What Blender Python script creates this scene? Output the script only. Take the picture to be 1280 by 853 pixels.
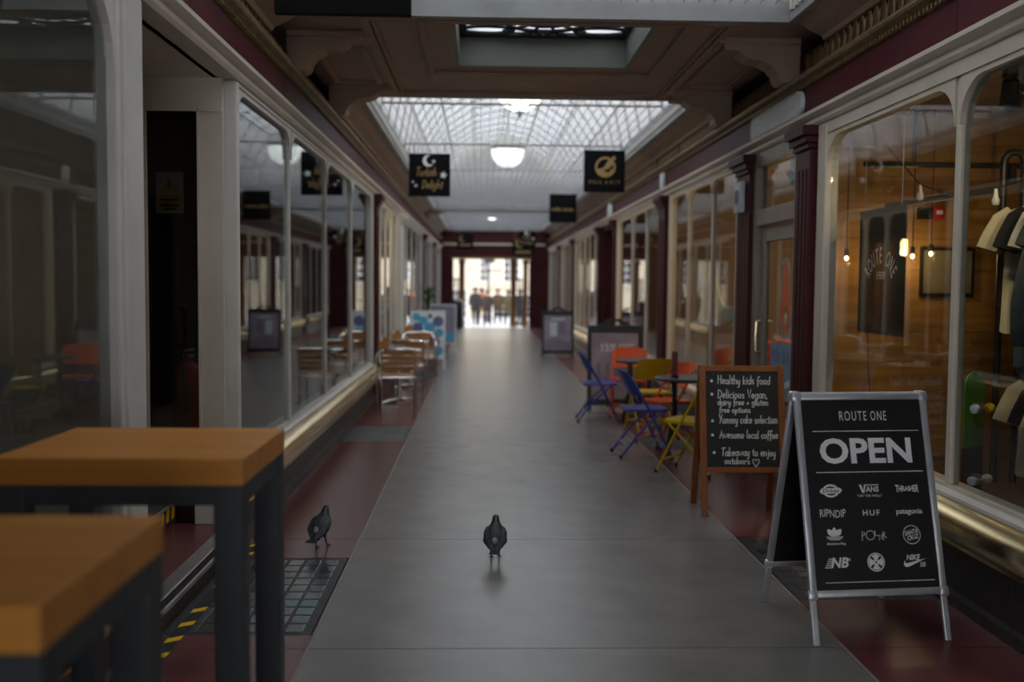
import bpy, bmesh, math, random
from mathutils import Vector, Matrix
for o in list(bpy.data.objects): bpy.data.objects.remove(o)
random.seed(7)
SC = bpy.context.scene
COL = SC.collection
# ------------------------------------------------------------ camera
F = 35/36*1280; CAMZ = 1.6
def cam_basis(vp=(602, 354), roll=0.4):
    cy = Vector(((vp[0]-640)/F, -(vp[1]-426.5)/F, -1)).normalized()
    up = Vector((math.sin(math.radians(roll)), math.cos(math.radians(roll)), 0))
    cz = (up-cy*up.dot(cy)).normalized()
    return Matrix((cy.cross(cz), cy, cz))
CR = cam_basis()
cd = bpy.data.cameras.new('camera'); cam = bpy.data.objects.new('camera', cd); COL.objects.link(cam)
cam.matrix_world = Matrix.Translation((0, 0, CAMZ)) @ CR.to_4x4()
cd.lens = 35; cd.sensor_width = 36; cd.clip_start = .05; cd.clip_end = 300
cd.dof.use_dof = True; cd.dof.focus_distance = 5.3; cd.dof.aperture_fstop = 1.25
SC.camera = cam
def ray(u, v): return CR @ Vector(((u-640)/F, -(v-426.5)/F, -1))
def gp(u, v, z=0):
    d = ray(u, v); t = (z-CAMZ)/d.z; return Vector((d.x*t, d.y*t, z))
def yp(u, v, Y):
    d = ray(u, v); t = Y/d.y; return Vector((d.x*t, Y, CAMZ+d.z*t))
# ------------------------------------------------------------ world and exposure
w = bpy.data.worlds.new('overcast_sky'); SC.world = w; w.use_nodes = True
nt = w.node_tree; bg = nt.nodes['Background']
bg.inputs[0].default_value = (.93, .96, 1, 1); bg.inputs[1].default_value = 3.3
SC.view_settings.view_transform = 'Standard'; SC.view_settings.look = 'None'
SC.view_settings.gamma = 1; SC.view_settings.exposure = .42; SC.view_settings.use_curve_mapping = False

# ------------------------------------------------------------ materials
def newmat(name):
    m = bpy.data.materials.new(name); m.use_nodes = True
    n = m.node_tree.nodes; l = m.node_tree.links
    for x in list(n): n.remove(x)
    out = n.new('ShaderNodeOutputMaterial')
    return m, n, l, out
def mat(name, col, rough=.5, metal=0, var=.12, scale=8, bump=0, bscale=60, stretch=(1, 1, 1), spec=.5, col2=None, coat=0):
    m, n, l, out = newmat(name)
    p = n.new('ShaderNodeBsdfPrincipled'); l.new(p.outputs[0], out.inputs[0])
    p.inputs['Roughness'].default_value = rough; p.inputs['Metallic'].default_value = metal
    p.inputs['Specular IOR Level'].default_value = spec; p.inputs['Coat Weight'].default_value = coat
    tc = n.new('ShaderNodeTexCoord'); mp = n.new('ShaderNodeMapping'); mp.inputs['Scale'].default_value = stretch
    l.new(tc.outputs['Object'], mp.inputs[0])
    nz = n.new('ShaderNodeTexNoise'); nz.inputs['Scale'].default_value = scale; nz.inputs['Detail'].default_value = 6
    l.new(mp.outputs[0], nz.inputs['Vector'])
    r = n.new('ShaderNodeValToRGB'); c = Vector(col)
    a = c*(1-var); b = c*(1+var) if col2 is None else Vector(col2)
    r.color_ramp.elements[0].position = .3; r.color_ramp.elements[1].position = .7
    r.color_ramp.elements[0].color = (*a, 1); r.color_ramp.elements[1].color = (*[min(1, x) for x in b], 1)
    l.new(nz.outputs[0], r.inputs[0]); l.new(r.outputs[0], p.inputs['Base Color'])
    if bump:
        nb = n.new('ShaderNodeTexNoise'); nb.inputs['Scale'].default_value = bscale; nb.inputs['Detail'].default_value = 4
        l.new(mp.outputs[0], nb.inputs['Vector'])
        bp = n.new('ShaderNodeBump'); bp.inputs['Strength'].default_value = bump; bp.inputs['Distance'].default_value = .01
        l.new(nb.outputs[0], bp.inputs['Height']); l.new(bp.outputs[0], p.inputs['Normal'])
    return m
def srgb(r, g, b):
    f = lambda c: c/12.92 if c <= .04045 else ((c+.055)/1.055)**2.4
    return tuple(f(x/255) for x in (r, g, b))
def emis(name, col, st):
    m, n, l, out = newmat(name); e = n.new('ShaderNodeEmission')
    e.inputs[0].default_value = (*col, 1); e.inputs[1].default_value = st; l.new(e.outputs[0], out.inputs[0]); return m
def glass(name, tint=(.86, .89, .88), rough=.0, ior=1.5):
    m, n, l, out = newmat(name)
    t = n.new('ShaderNodeBsdfTransparent'); t.inputs[0].default_value = (*tint, 1)
    g = n.new('ShaderNodeBsdfGlossy'); g.inputs['Roughness'].default_value = rough
    lw = n.new('ShaderNodeLayerWeight'); lw.inputs[0].default_value = .5
    pw_ = n.new('ShaderNodeMath'); pw_.operation = 'POWER'; l.new(lw.outputs['Facing'], pw_.inputs[0]); pw_.inputs[1].default_value = 5
    fr = n.new('ShaderNodeMapRange'); l.new(pw_.outputs[0], fr.inputs[0]); fr.inputs[3].default_value = ((ior-1)/(ior+1))**2
    nz = n.new('ShaderNodeTexNoise'); nz.inputs['Scale'].default_value = 1.2
    tc = n.new('ShaderNodeTexCoord'); l.new(tc.outputs['Object'], nz.inputs[0])
    bp = n.new('ShaderNodeBump'); bp.inputs['Strength'].default_value = .02; bp.inputs['Distance'].default_value = .002
    l.new(nz.outputs[0], bp.inputs['Height']); l.new(bp.outputs[0], g.inputs['Normal'])
    mx = n.new('ShaderNodeMixShader'); l.new(fr.outputs[0], mx.inputs[0]); l.new(t.outputs[0], mx.inputs[1]); l.new(g.outputs[0], mx.inputs[2])
    l.new(mx.outputs[0], out.inputs[0]); return m
def frosted(name, col, tr):
    m, n, l, out = newmat(name)
    t = n.new('ShaderNodeBsdfTransparent'); t.inputs[0].default_value = (*col, 1)
    s = n.new('ShaderNodeBsdfTranslucent')
    tc = n.new('ShaderNodeTexCoord'); mp = n.new('ShaderNodeMapping'); mp.inputs['Scale'].default_value = (1, 1, 1)
    l.new(tc.outputs['Object'], mp.inputs[0])
    nz = n.new('ShaderNodeTexNoise'); nz.inputs['Scale'].default_value = 9; nz.inputs['Detail'].default_value = 5; l.new(mp.outputs[0], nz.inputs[0])
    r = n.new('ShaderNodeValToRGB'); r.color_ramp.elements[0].position = .3; r.color_ramp.elements[1].position = .7
    r.color_ramp.elements[0].color = (*[c*.78 for c in col], 1); r.color_ramp.elements[1].color = (*col, 1)
    l.new(nz.outputs[0], r.inputs[0]); l.new(r.outputs[0], s.inputs[0])
    d = n.new('ShaderNodeBsdfDiffuse'); l.new(r.outputs[0], d.inputs[0])
    m1 = n.new('ShaderNodeMixShader'); m1.inputs[0].default_value = .35; l.new(s.outputs[0], m1.inputs[1]); l.new(d.outputs[0], m1.inputs[2])
    mx = n.new('ShaderNodeMixShader'); mx.inputs[0].default_value = tr
    l.new(m1.outputs[0], mx.inputs[1]); l.new(t.outputs[0], mx.inputs[2]); l.new(mx.outputs[0], out.inputs[0]); return m
def wood(name, c1, c2, axis=0, rough=.4, scale=6, spec=.4):
    st = [9, 9, 9]; st[axis] = .7
    return mat(name, c1, rough, 0, 0, scale*.4, .06, 10, tuple(st), spec, col2=c2)

M = {}
M['slab'] = mat('terrazzo', (.165, .155, .145), .27, 0, .14, 3, .04, 300, spec=.5)
M['red_tile'] = mat('red_tile', (.12, .032, .034), .27, 0, .2, 2, .04, 120)
M['mortar'] = mat('mortar', (.06, .055, .05), .8)
M['iron'] = mat('cast_iron', (.04, .042, .045), .5, .3, .3, 20, .2, 150)
M['cover'] = mat('cover_steel', (.085, .09, .095), .45, .4, .25, 10, .3, 90)
for i, c in enumerate([(.03, .034, .04), (.045, .048, .055), (.02, .024, .03), (.014, .06, .065), (.065, .068, .075)]):
    M['gb%d' % i] = mat('pavement_glass_%d' % i, c, .15, 0, .35, 30, .1, 60)
M['cream'] = mat('cream_paint', srgb(206, 195, 178), .45, 0, .07, 3, .03, 40)
M['white'] = mat('white_paint', srgb(212, 208, 200), .4, 0, .06, 4, .03, 40)
M['kerb'] = mat('weathered_white', srgb(150, 151, 150), .5, 0, .15, 3)
M['plaster'] = mat('plaster', srgb(168, 142, 124), .6, 0, .06, 2, .03, 30)
M['lining'] = mat('pale_green_paint', srgb(130, 135, 128), .55, 0, .06, 2)
M['maroon'] = mat('maroon_paint', (.06, .009, .013), .5, 0, .15, 3, .02, 40, spec=.25)
M['maroon_b'] = mat('maroon_board', (.07, .010, .015), .55, 0, .18, 3, .02, 40, spec=.2)
M['gilt'] = mat('gilt_moulding', (.22, .15, .065), .45, .35, .25, 12)
M['gilt_d'] = mat('gilt_fret', (.20, .12, .05), .5, .3, .3, 14)
M['frieze'] = mat('frieze_ground', (.02, .014, .012), .6)
M['stone'] = mat('dark_granite', (.035, .03, .03), .4, 0, .4, 30, .1, 80)
M['brass'] = mat('polished_brass', (.74, .60, .33), .24, 1, .12, 3, .04, 9, (1, .4, 1))
M['glass'] = glass('shop_glass')
M['dglass'] = glass('sidelight_glass', (.5, .5, .5))
M['roofglass'] = frosted('wired_roof_glass', (.55, .57, .59), .08)
M['net'] = mat('wire_net', (.30, .31, .33), .6, 0)
M['ironblack'] = mat('black_iron', (.012, .012, .014), .45, .2)
M['oak'] = wood('oak_block', srgb(190, 124, 48), srgb(210, 144, 62), 0, .45, 6, .3)
M['tabsteel'] = mat('grey_steel', (.04, .046, .054), .5, .2, .12, 10)
M['alu'] = mat('aluminium', (.62, .63, .65), .28, .9, .08, 12)
M['alu2'] = mat('silver_snap_frame', (.62, .65, .69), .36, .55, .08, 12)
M['blackp'] = mat('black_panel', (.0135, .0135, .0145), .45, 0, .12, 6)
M['chalk_board'] = mat('chalkboard', (.014, .015, .017), .6, 0, .45, 5)
M['chalk'] = mat('chalk', (.88, .88, .88), .9, 0, .2, 90)
M['printw'] = mat('white_print', (.88, .89, .91), .6, 0, .05, 10)
M['pine'] = wood('pine_frame', srgb(128, 72, 34), srgb(155, 92, 46), 2, .45)
M['yel'] = mat('yellow_metal', srgb(205, 172, 18), .35, 0, .06, 10)
M['org'] = mat('orange_metal', srgb(222, 84, 32), .35, 0, .06, 10)
M['blu'] = mat('blue_metal', srgb(48, 68, 158), .3, 0, .08, 10)
M['rubber'] = mat('black_rubber', (.015, .015, .015), .7)
M['tabletop'] = mat('charcoal_top', (.055, .058, .066), .35, 0, .1, 10)
M['chrome'] = mat('bright_aluminium', (.8, .8, .82), .18, 1, .04, 10)
M['slatwood'] = wood('slat_wood', srgb(165, 112, 60), srgb(195, 140, 82), 0, .45)
M['sign'] = mat('sign_black', (.004, .004, .005), .7, 0, .1, 5, spec=.15)
M['gold'] = mat('gold_lettering', (.42, .27, .10), .4, .3, .1, 30)
M['goldd'] = mat('dull_gold_lettering', (.30, .20, .08), .5, .2, .1, 30)
M['globe'] = None
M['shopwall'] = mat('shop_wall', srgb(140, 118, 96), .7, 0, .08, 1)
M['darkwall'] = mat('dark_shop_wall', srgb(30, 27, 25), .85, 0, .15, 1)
M['plank'] = wood('plank_cladding', srgb(150, 104, 50), srgb(184, 138, 76), 0, .5, 4)
M['shopfloor'] = wood('shop_floor', srgb(78, 56, 40), srgb(98, 72, 52), 1, .5)
M['canopy'] = mat('cream_cotton', srgb(208, 196, 168), .9, 0, .08, 12, .2, 30)
M['blackc'] = mat('black_cotton', (.012, .013, .018), .9, 0, .2, 12, .2, 30)
M['whitec'] = mat('white_cotton', srgb(225, 222, 210), .9, 0, .05, 12, .2, 30)
M['greyc'] = mat('charcoal_fleece', (.045, .055, .06), .95, 0, .2, 12, .3, 30)
M['green'] = mat('green_deck', srgb(66, 138, 30), .35, 0, .1, 4)
M['navy'] = mat('navy_deck', (.012, .016, .05), .35, 0, .1, 4)
M['pipe'] = mat('dark_steel_pipe', (.06, .058, .056), .4, .7, .2, 15)
M['red'] = mat('signal_red', srgb(190, 30, 26), .4, 0, .06, 8)
M['ext'] = mat('extinguisher_red', srgb(170, 18, 20), .3, 0, .06, 8)
M['wyel'] = mat('warning_yellow', srgb(235, 190, 20), .5, 0, .04, 8)
M['leaf'] = mat('leaf_green', (.03, .12, .02), .45, 0, .35, 9)
M['pot'] = mat('dark_pot', (.03, .028, .028), .5)
M['pblue'] = mat('poster_blue', srgb(70, 165, 205), .5, 0, .05, 8)
M['pblue2'] = mat('poster_slate', srgb(88, 100, 150), .5, 0, .25, 40)
M['pwhite'] = mat('poster_white', srgb(215, 222, 228), .5, 0, .04, 8)
M['plav'] = mat('poster_lavender', srgb(150, 140, 158), .35, 0, .1, 3, col2=srgb(172, 162, 180))
M['plavd'] = mat('poster_grey', srgb(140, 128, 150), .35, 0, .12, 5)
M['bframe'] = mat('swing_board_black', (.018, .02, .023), .4)
M['skin'] = mat('skin', srgb(190, 140, 115), .6)
M['hair'] = mat('dark_hair', (.015, .012, .01), .7)
M['pig'] = mat('pigeon_slate', (.028, .032, .042), .55, 0, .4, 40, .3, 120)
M['pigw'] = mat('pigeon_wing', (.05, .057, .072), .6, 0, .45, 45, .3, 120)
M['pign'] = mat('pigeon_neck', (.02, .035, .034), .35, .3, .4, 40)
M['pigp'] = mat('pigeon_pale', (.22, .25, .29), .7, 0, .25, 50)
M['pigl'] = mat('pigeon_leg', (.10, .03, .025), .6)
M['limestone'] = mat('limestone', srgb(190, 176, 154), .8, 0, .06, 1)
M['pave'] = mat('street_paving', (.38, .38, .385), .6, 0, .1, 1)
M['wpost'] = wood('varnished_post', srgb(105, 70, 38), srgb(128, 88, 50), 2, .4)
M['bulb'] = emis('warm_bulb', (1, .62, .22), 26)
M['spotb'] = emis('spot_lens', (1, .86, .66), 30)
M['doorpaint'] = mat('stone_grey_paint', srgb(150, 140, 130), .45, 0, .06, 3)

# ------------------------------------------------------------ mesh builder
class MB:
    def __init__(s, xf=None): s.v = []; s.f = []; s.xf = xf
    def add(s, vs, fs):
        b = len(s.v); s.v += [Vector(v) for v in vs]; s.f += [tuple(b+i for i in f) for f in fs]; return s
    def box(s, x0, x1, y0, y1, z0, z1, bv=0):
        x0, x1 = sorted((x0, x1)); y0, y1 = sorted((y0, y1)); z0, z1 = sorted((z0, z1))
        if bv:
            bm = bmesh.new(); bmesh.ops.create_cube(bm, size=1)
            for v in bm.verts: v.co = Vector(((x0+x1)/2+v.co.x*(x1-x0), (y0+y1)/2+v.co.y*(y1-y0), (z0+z1)/2+v.co.z*(z1-z0)))
            bmesh.ops.bevel(bm, geom=bm.edges[:], offset=bv, segments=2, affect='EDGES', profile=.5)
            bm.verts.index_update(); s.add([v.co.copy() for v in bm.verts], [[v.index for v in f.verts] for f in bm.faces]); bm.free(); return s
        return s.add([(x0, y0, z0), (x1, y0, z0), (x1, y1, z0), (x0, y1, z0), (x0, y0, z1), (x1, y0, z1), (x1, y1, z1), (x0, y1, z1)],
                     [(3, 2, 1, 0), (4, 5, 6, 7), (0, 1, 5, 4), (1, 2, 6, 5), (2, 3, 7, 6), (3, 0, 4, 7)])
    def prism(s, pts, a, b, ax='y'):   # closed 2-D outline extruded along an axis
        def P(p, t): return {'y': (p[0], t, p[1]), 'x': (t, p[0], p[1]), 'z': (p[0], p[1], t)}[ax]
        n = len(pts); vs = [P(p, a) for p in pts]+[P(p, b) for p in pts]
        return s.add(vs, [tuple(range(n)), tuple(range(2*n-1, n-1, -1))]+[(i, i+n, (i+1) % n+n, (i+1) % n) for i in range(n)])
    def tube(s, path, r, n=10, closed=False, cap=True):
        path = [Vector(p) for p in path]; m = len(path); rs = r if isinstance(r, (list, tuple)) else [r]*m
        nrm = None; b = []
        for i, p in enumerate(path):
            if closed: d = path[(i+1) % m]-path[i-1]
            else: d = path[min(i+1, m-1)]-path[max(i-1, 0)]
            d.normalize()
            if nrm is None:
                nrm = d.orthogonal().normalized()
            nrm = (nrm-d*nrm.dot(d)); nrm = nrm.normalized() if nrm.length > 1e-6 else d.orthogonal().normalized()
            q = d.cross(nrm)
            for k in range(n):
                a = 2*math.pi*k/n; b.append(p+(nrm*math.cos(a)+q*math.sin(a))*rs[i])
        fs = []
        for i in range(m if closed else m-1):
            for k in range(n):
                j = (i+1) % m; fs.append((i*n+k, i*n+(k+1) % n, j*n+(k+1) % n, j*n+k))
        if cap and not closed: fs += [tuple(range(n-1, -1, -1)), tuple(range((m-1)*n, m*n))]
        return s.add(b, fs)
    def lathe(s, prof, n=24, c=(0, 0, 0), ax='z'):
        vs = []; c = Vector(c)
        for r, h in prof:
            for k in range(n):
                a = 2*math.pi*k/n; x, y = r*math.cos(a), r*math.sin(a)
                vs.append(c+Vector({'z': (x, y, h), 'y': (x, h, y), 'x': (h, x, y)}[ax]))
        fs = [(i*n+k, i*n+(k+1) % n, (i+1)*n+(k+1) % n, (i+1)*n+k) for i in range(len(prof)-1) for k in range(n)]
        if prof[0][0] > 1e-5: fs.append(tuple(range(n-1, -1, -1)))
        if prof[-1][0] > 1e-5: fs.append(tuple(range((len(prof)-1)*n, len(prof)*n)))
        return s.add(vs, fs)
    def ball(s, c, r, n=16, sc=(1, 1, 1)):
        pr = [(max(1e-6, math.sin(math.pi*i/(n//2)))*1, -math.cos(math.pi*i/(n//2))) for i in range(n//2+1)]
        t = MB().lathe(pr, n)
        return s.add([Vector(c)+Vector((v.x*r*sc[0], v.y*r*sc[1], v.z*r*sc[2])) for v in t.v], t.f)
    def ribbon(s, pts, wd, z=0):       # flat stroke in the xy plane
        pts = [Vector((p[0], p[1], 0)) for p in pts]; L = []; R = []
        for i, p in enumerate(pts):
            d = pts[min(i+1, len(pts)-1)]-pts[max(i-1, 0)]
            if d.length < 1e-9: d = Vector((1, 0, 0))
            d.normalize(); q = Vector((-d.y, d.x, 0))*wd/2; L.append(p+q); R.append(p-q)
        n = len(pts)
        if n > 1:
            e = (pts[-1]-pts[-2]).normalized()*wd*.4; L[-1] += e; R[-1] += e
            e = (pts[0]-pts[1]).normalized()*wd*.4; L[0] += e; R[0] += e
        vs = [Vector((p.x, p.y, z)) for p in L]+[Vector((p.x, p.y, z)) for p in R]
        return s.add(vs, [(i, n+i, n+i+1, i+1) for i in range(n-1)])
    def poly(s, pts, z=0): return s.add([(p[0], p[1], z) for p in pts], [tuple(range(len(pts)))])
    def disc(s, cx, cy, r, z=0, n=24, r2=None):
        if r2 is None: return s.poly([(cx+r*math.cos(2*math.pi*k/n), cy+r*math.sin(2*math.pi*k/n)) for k in range(n)], z)
        vs = [(cx+q*math.cos(2*math.pi*k/n), cy+q*math.sin(2*math.pi*k/n), z) for q in (r, r2) for k in range(n)]
        return s.add(vs, [(k, (k+1) % n, n+(k+1) % n, n+k) for k in range(n)])
    def data(s, name, m, smooth=False, off=Vector((0, 0, 0))):
        me = bpy.data.meshes.new(name)
        vs = [(s.xf @ v if s.xf else v)-off for v in s.v]
        me.from_pydata([tuple(v) for v in vs], [], s.f); me.update()
        bm = bmesh.new(); bm.from_mesh(me); bmesh.ops.recalc_face_normals(bm, faces=bm.faces); bm.to_mesh(me); bm.free()
        me.materials.append(M[m] if isinstance(m, str) else m)
        if smooth:
            me.shade_smooth()
            try: me.set_sharp_from_angle(angle=math.radians(40))
            except Exception: pass
        return me
    def build(s, name, m, parent=None, smooth=False, world=False):
        off = Vector(parent.location) if (world and parent) else Vector((0, 0, 0))
        if world and parent and parent.parent: off = off+Vector(parent.parent.location)
        o = bpy.data.objects.new(name, s.data(name, m, smooth, off)); COL.objects.link(o)
        if parent: o.parent = parent
        return o
def tag(o, label, cat=None, group=None, kind=None):
    o['label'] = label
    if cat: o['category'] = cat
    if group: o['group'] = group
    if kind: o['kind'] = kind
    return o
def empty(name, loc=(0, 0, 0), rz=0):
    o = bpy.data.objects.new(name, None); COL.objects.link(o); o.location = loc; o.rotation_euler = (0, 0, rz); o.empty_display_size = .1; return o
def thing(name, loc, label, cat, rz=0, group=None, kind=None): return tag(empty(name, loc, rz), label, cat, group, kind)
def inst(me_obj, name, parent, loc, rot=(0, 0, 0)):
    o = bpy.data.objects.new(name, me_obj); COL.objects.link(o); o.parent = parent; o.location = loc; o.rotation_euler = rot; return o
def copy_tree(o, parent=None):
    c = o.copy(); COL.objects.link(c); c.parent = parent
    for ch in list(o.children): copy_tree(ch, c)
    return c
_fc = {}
def text_geo(s, size, bold=0, sx=1, shear=0, align='CENTER', spacing=1):
    cu = bpy.data.curves.new('t', 'FONT'); cu.body = s; cu.size = size; cu.align_x = align; cu.align_y = 'CENTER'
    cu.offset = bold*size; cu.shear = shear; cu.space_character = spacing; cu.resolution_u = 3
    o = bpy.data.objects.new('t', cu); COL.objects.link(o)
    dg = bpy.context.evaluated_depsgraph_get(); me = bpy.data.meshes.new_from_object(o.evaluated_get(dg))
    vs = [Vector((v.co.x*sx, v.co.y, 0)) for v in me.vertices]; fs = [tuple(p.vertices) for p in me.polygons]
    bpy.data.objects.remove(o); bpy.data.curves.remove(cu); bpy.data.meshes.remove(me)
    return vs, fs
def add_text(mb, s, x, y, size, z=0, fit=None, **k):
    vs, fs = text_geo(s, size, **k)
    if fit:
        x0 = min(v.x for v in vs); x1 = max(v.x for v in vs); q = fit/(x1-x0); c = (x0+x1)/2
        vs = [Vector(((v.x-c)*q, v.y, 0)) for v in vs]
    mb.add([Vector((v.x+x, v.y+y, z)) for v in vs], fs); return mb
# single-stroke handwriting: glyph = (width, strokes)
def arc(cx, cy, rx, ry, a0, a1, n=10): return [(cx+rx*math.cos(math.radians(a0+(a1-a0)*i/n)), cy+ry*math.sin(math.radians(a0+(a1-a0)*i/n))) for i in range(n+1)]
G = {
 'a': (.5, [arc(.22, .25, .2, .25, 40, 400), [(.42, .5), (.42, .08), (.5, 0)]]), 'b': (.5, [[(.04, 1), (.04, 0)], arc(.22, .25, .19, .25, 170, -170)]),
 'c': (.42, [arc(.24, .25, .2, .25, 50, 310)]), 'd': (.5, [arc(.22, .25, .2, .25, 40, 400), [(.43, 1), (.43, 0)]]),
 'e': (.46, [[(.04, .24), (.4, .28)]+arc(.22, .26, .19, .26, 8, 315)]), 'f': (.36, [[(.38, .9)]+arc(.26, .8, .12, .18, 60, 180, 5)+[(.14, -.25)], [(0, .45), (.32, .47)]]),
 'g': (.5, [arc(.22, .25, .2, .25, 40, 400), [(.42, .5), (.42, -.15)]+arc(.22, -.15, .2, .2, 0, -160, 6)]), 'h': (.48, [[(.04, 1), (.04, 0)], [(.04, .3)]+arc(.22, .3, .17, .2, 160, 0, 6)+[(.4, 0)]]),
 'i': (.18, [[(.08, .5), (.08, 0)], [(.08, .68), (.09, .72)]]), 'j': (.24, [[(.16, .5), (.16, -.2)]+arc(.04, -.2, .12, .14, 0, -120, 4), [(.16, .68), (.17, .72)]]),
 'k': (.44, [[(.05, 1), (.05, 0)], [(.38, .5), (.07, .22), (.4, 0)]]), 'l': (.2, [[(.08, 1), (.08, .1), (.16, 0)]]),
 'm': (.74, [[(.04, .5), (.04, 0)], [(.04, .3)]+arc(.19, .32, .14, .18, 160, 0, 5)+[(.33, 0)], [(.33, .3)]+arc(.49, .32, .15, .18, 160, 0, 5)+[(.64, 0)]]),
 'n': (.48, [[(.04, .5), (.04, 0)], [(.04, .3)]+arc(.21, .32, .17, .18, 160, 0, 6)+[(.38, 0)]]), 'o': (.48, [arc(.22, .25, .19, .25, 90, 450)]),
 'p': (.5, [[(.05, .5), (.05, -.4)], arc(.23, .25, .19, .25, 170, -170)]), 'r': (.36, [[(.05, .5), (.05, 0)], [(.05, .3)]+arc(.2, .33, .14, .16, 160, 40, 5)]),
 's': (.38, [arc(.19, .38, .14, .12, 40, 270, 6)+arc(.19, .13, .15, .13, 80, -140, 6)]), 't': (.34, [[(.15, .8), (.15, .06), (.24, 0), (.3, .04)], [(0, .52), (.3, .54)]]),
 'u': (.5, [[(.05, .5), (.05, .2)]+arc(.21, .18, .16, .18, 180, 360, 6)+[(.37, .5)], [(.37, .5), (.38, 0)]]), 'v': (.42, [[(.02, .5), (.18, 0), (.36, .5)]]),
 'w': (.6, [[(.02, .5), (.14, 0), (.28, .4), (.4, 0), (.54, .5)]]), 'y': (.46, [[(.04, .5), (.06, .2)]+arc(.2, .18, .14, .16, 180, 330, 5)+[(.38, .5)], [(.38, .5), (.34, -.2)]+arc(.2, -.22, .14, .16, 0, -140, 5)]),
 'A': (.64, [[(.02, 0), (.3, 1), (.56, 0)], [(.1, .34), (.48, .36)]]), 'D': (.62, [[(.06, 0), (.06, .96)], [(0, .97)]+arc(.1, .49, .46, .48, 88, -88, 10)+[(0, 0)]]),
 'H': (.62, [[(.06, 1), (.05, 0)], [(.5, 1), (.5, 0)], [(.05, .5), (.5, .54)]]), 'T': (.56, [[(0, .94), (.6, 1)], [(.3, .97), (.24, 0)]]),
 'V': (.56, [[(.02, .98), (.26, 0), (.52, 1)]]), 'Y': (.56, [[(.02, 1), (.26, .55)], [(.54, 1), (.2, 0)]]),
 ',': (.18, [[(.08, .06), (.04, -.1)]]), '+': (.5, [[(.22, .42), (.22, .06)], [(.06, .24), (.4, .24)]]), ' ': (.3, []),
}
def hand(mb, s, x, y, cap, width, wd, z=0, slant=.05, seed=1):
    rnd = random.Random(seed); tot = sum(G[c][0]+.07 for c in s); q = width/tot
    for c in s:
        gw, st = G[c]; dy = rnd.uniform(-.03, .03)*cap; k = rnd.uniform(.95, 1.06)
        for line in st:
            mb.ribbon([(x+(px+py*slant)*q, y+dy+py*cap*k) for px, py in line], wd, z)
        x += (gw+.07)*q
    return mb

# ------------------------------------------------------------ geometry of the arcade
XL, XR = -1.52, 2.47          # glass planes
GL, GR = -.745, 1.615         # edges of the grey path
CX = .475
YA, YB = -4.5, 36.0
def WX(side, out): return XL+out if side < 0 else XR-out
SN = {-1: 'left', 1: 'right'}
ZF = {-1: 2.80, 1: 2.76}      # underside of the fascia

# floor -------------------------------------------------------
fl = thing('floor', (0, 0, 0), 'long arcade floor, grey slab path between dark red strips', 'floor', kind='structure')
MB().box(-5, 6.2, YA, YB, -.12, -.012).build('floor_bed', 'mortar', fl)
y = 6.14-1.86*5; k = 0
slab = MB().box(0, GR-GL, .003, 1.857, -.012, 0, ).data('floor_slab', 'slab')
while y < YB-.1:
    L = min(1.86, YB-y)
    if L > 1.8: inst(slab, 'floor_slab', fl, (GL, y, 0))
    else: MB().box(0, GR-GL, .003, L, -.012, 0).build('floor_slab', 'slab', fl).location = (GL, y, 0)
    y += 1.86
# red strips, broken by covers and pavement lights
def strip(x0, x1, gaps):
    y = 6.14-1.86*5; nxt = y
    cuts = []
    while y < YB-.1:
        y1 = min(y+1.86, YB); segs = [(y, y1)]
        for a, b in gaps:
            s2 = []
            for p, q in segs:
                if b <= p or a >= q: s2.append((p, q)); continue
                if a-p > .02: s2.append((p, a))
                if q-b > .02: s2.append((b, q))
            segs = s2
        for p, q in segs: MB().box(x0, x1, p+.002, q-.002, -.012, 0).build('red_floor_tile', 'red_tile', fl)
        y = y1
PLL = (4.45, 5.72); PLR = (4.95, 6.2); CVL = (9.95, 11.1); CVR = (9.6, 10.4); CVR2 = (15.4, 16.6)
strip(-1.43, GL-.004, [PLL, CVL, (16.6, 17.6)])
strip(GR+.004, 2.40, [PLR, CVR, CVR2])
M['edge'] = mat('edging', (.24, .21, .17), .5); MB().box(GL-.009, GL+.001, YA, YB, -.012, .0006).build('path_edging', 'edge', fl)
MB().box(GR-.001, GR+.009, YA, YB, -.012, .0006).build('path_edging', 'edge', fl)
def plight(x0, x1, y0, y1, label, cat='pavement light', nx=6, ny=10):
    t = thing('pavement_light', ((x0+x1)/2, (y0+y1)/2, 0), label, cat)
    MB().box(x0, x1, y0, y1, -.012, -.002).build('iron_frame', 'iron', t, world=True)
    dx = (x1-x0-.07)/nx; dy = (y1-y0-.07)/ny
    me = [MB().box(-dx/2+.008, dx/2-.008, -dy/2+.008, dy/2-.008, -.008, -.0004, .003).data('glass_block', 'gb%d' % i) for i in range(5)]
    for i in range(nx):
        for j in range(ny):
            g = random.choice([0, 0, 0, 1, 1, 2, 4])
            if j in (2, 3) and i > nx-5: g = 3 if (i+j) % 3 else 0
            inst(me[g], 'glass_block', t, (x0+.035+dx*(i+.5)-t.location.x, y0+.035+dy*(j+.5)-t.location.y, 0))
plight(-1.42, GL-.02, *PLL, 'glass block pavement light in the red strip beside the wooden tables')
plight(GR+.02, 2.26, *PLR, 'dark pavement light behind the open sign board')
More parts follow.
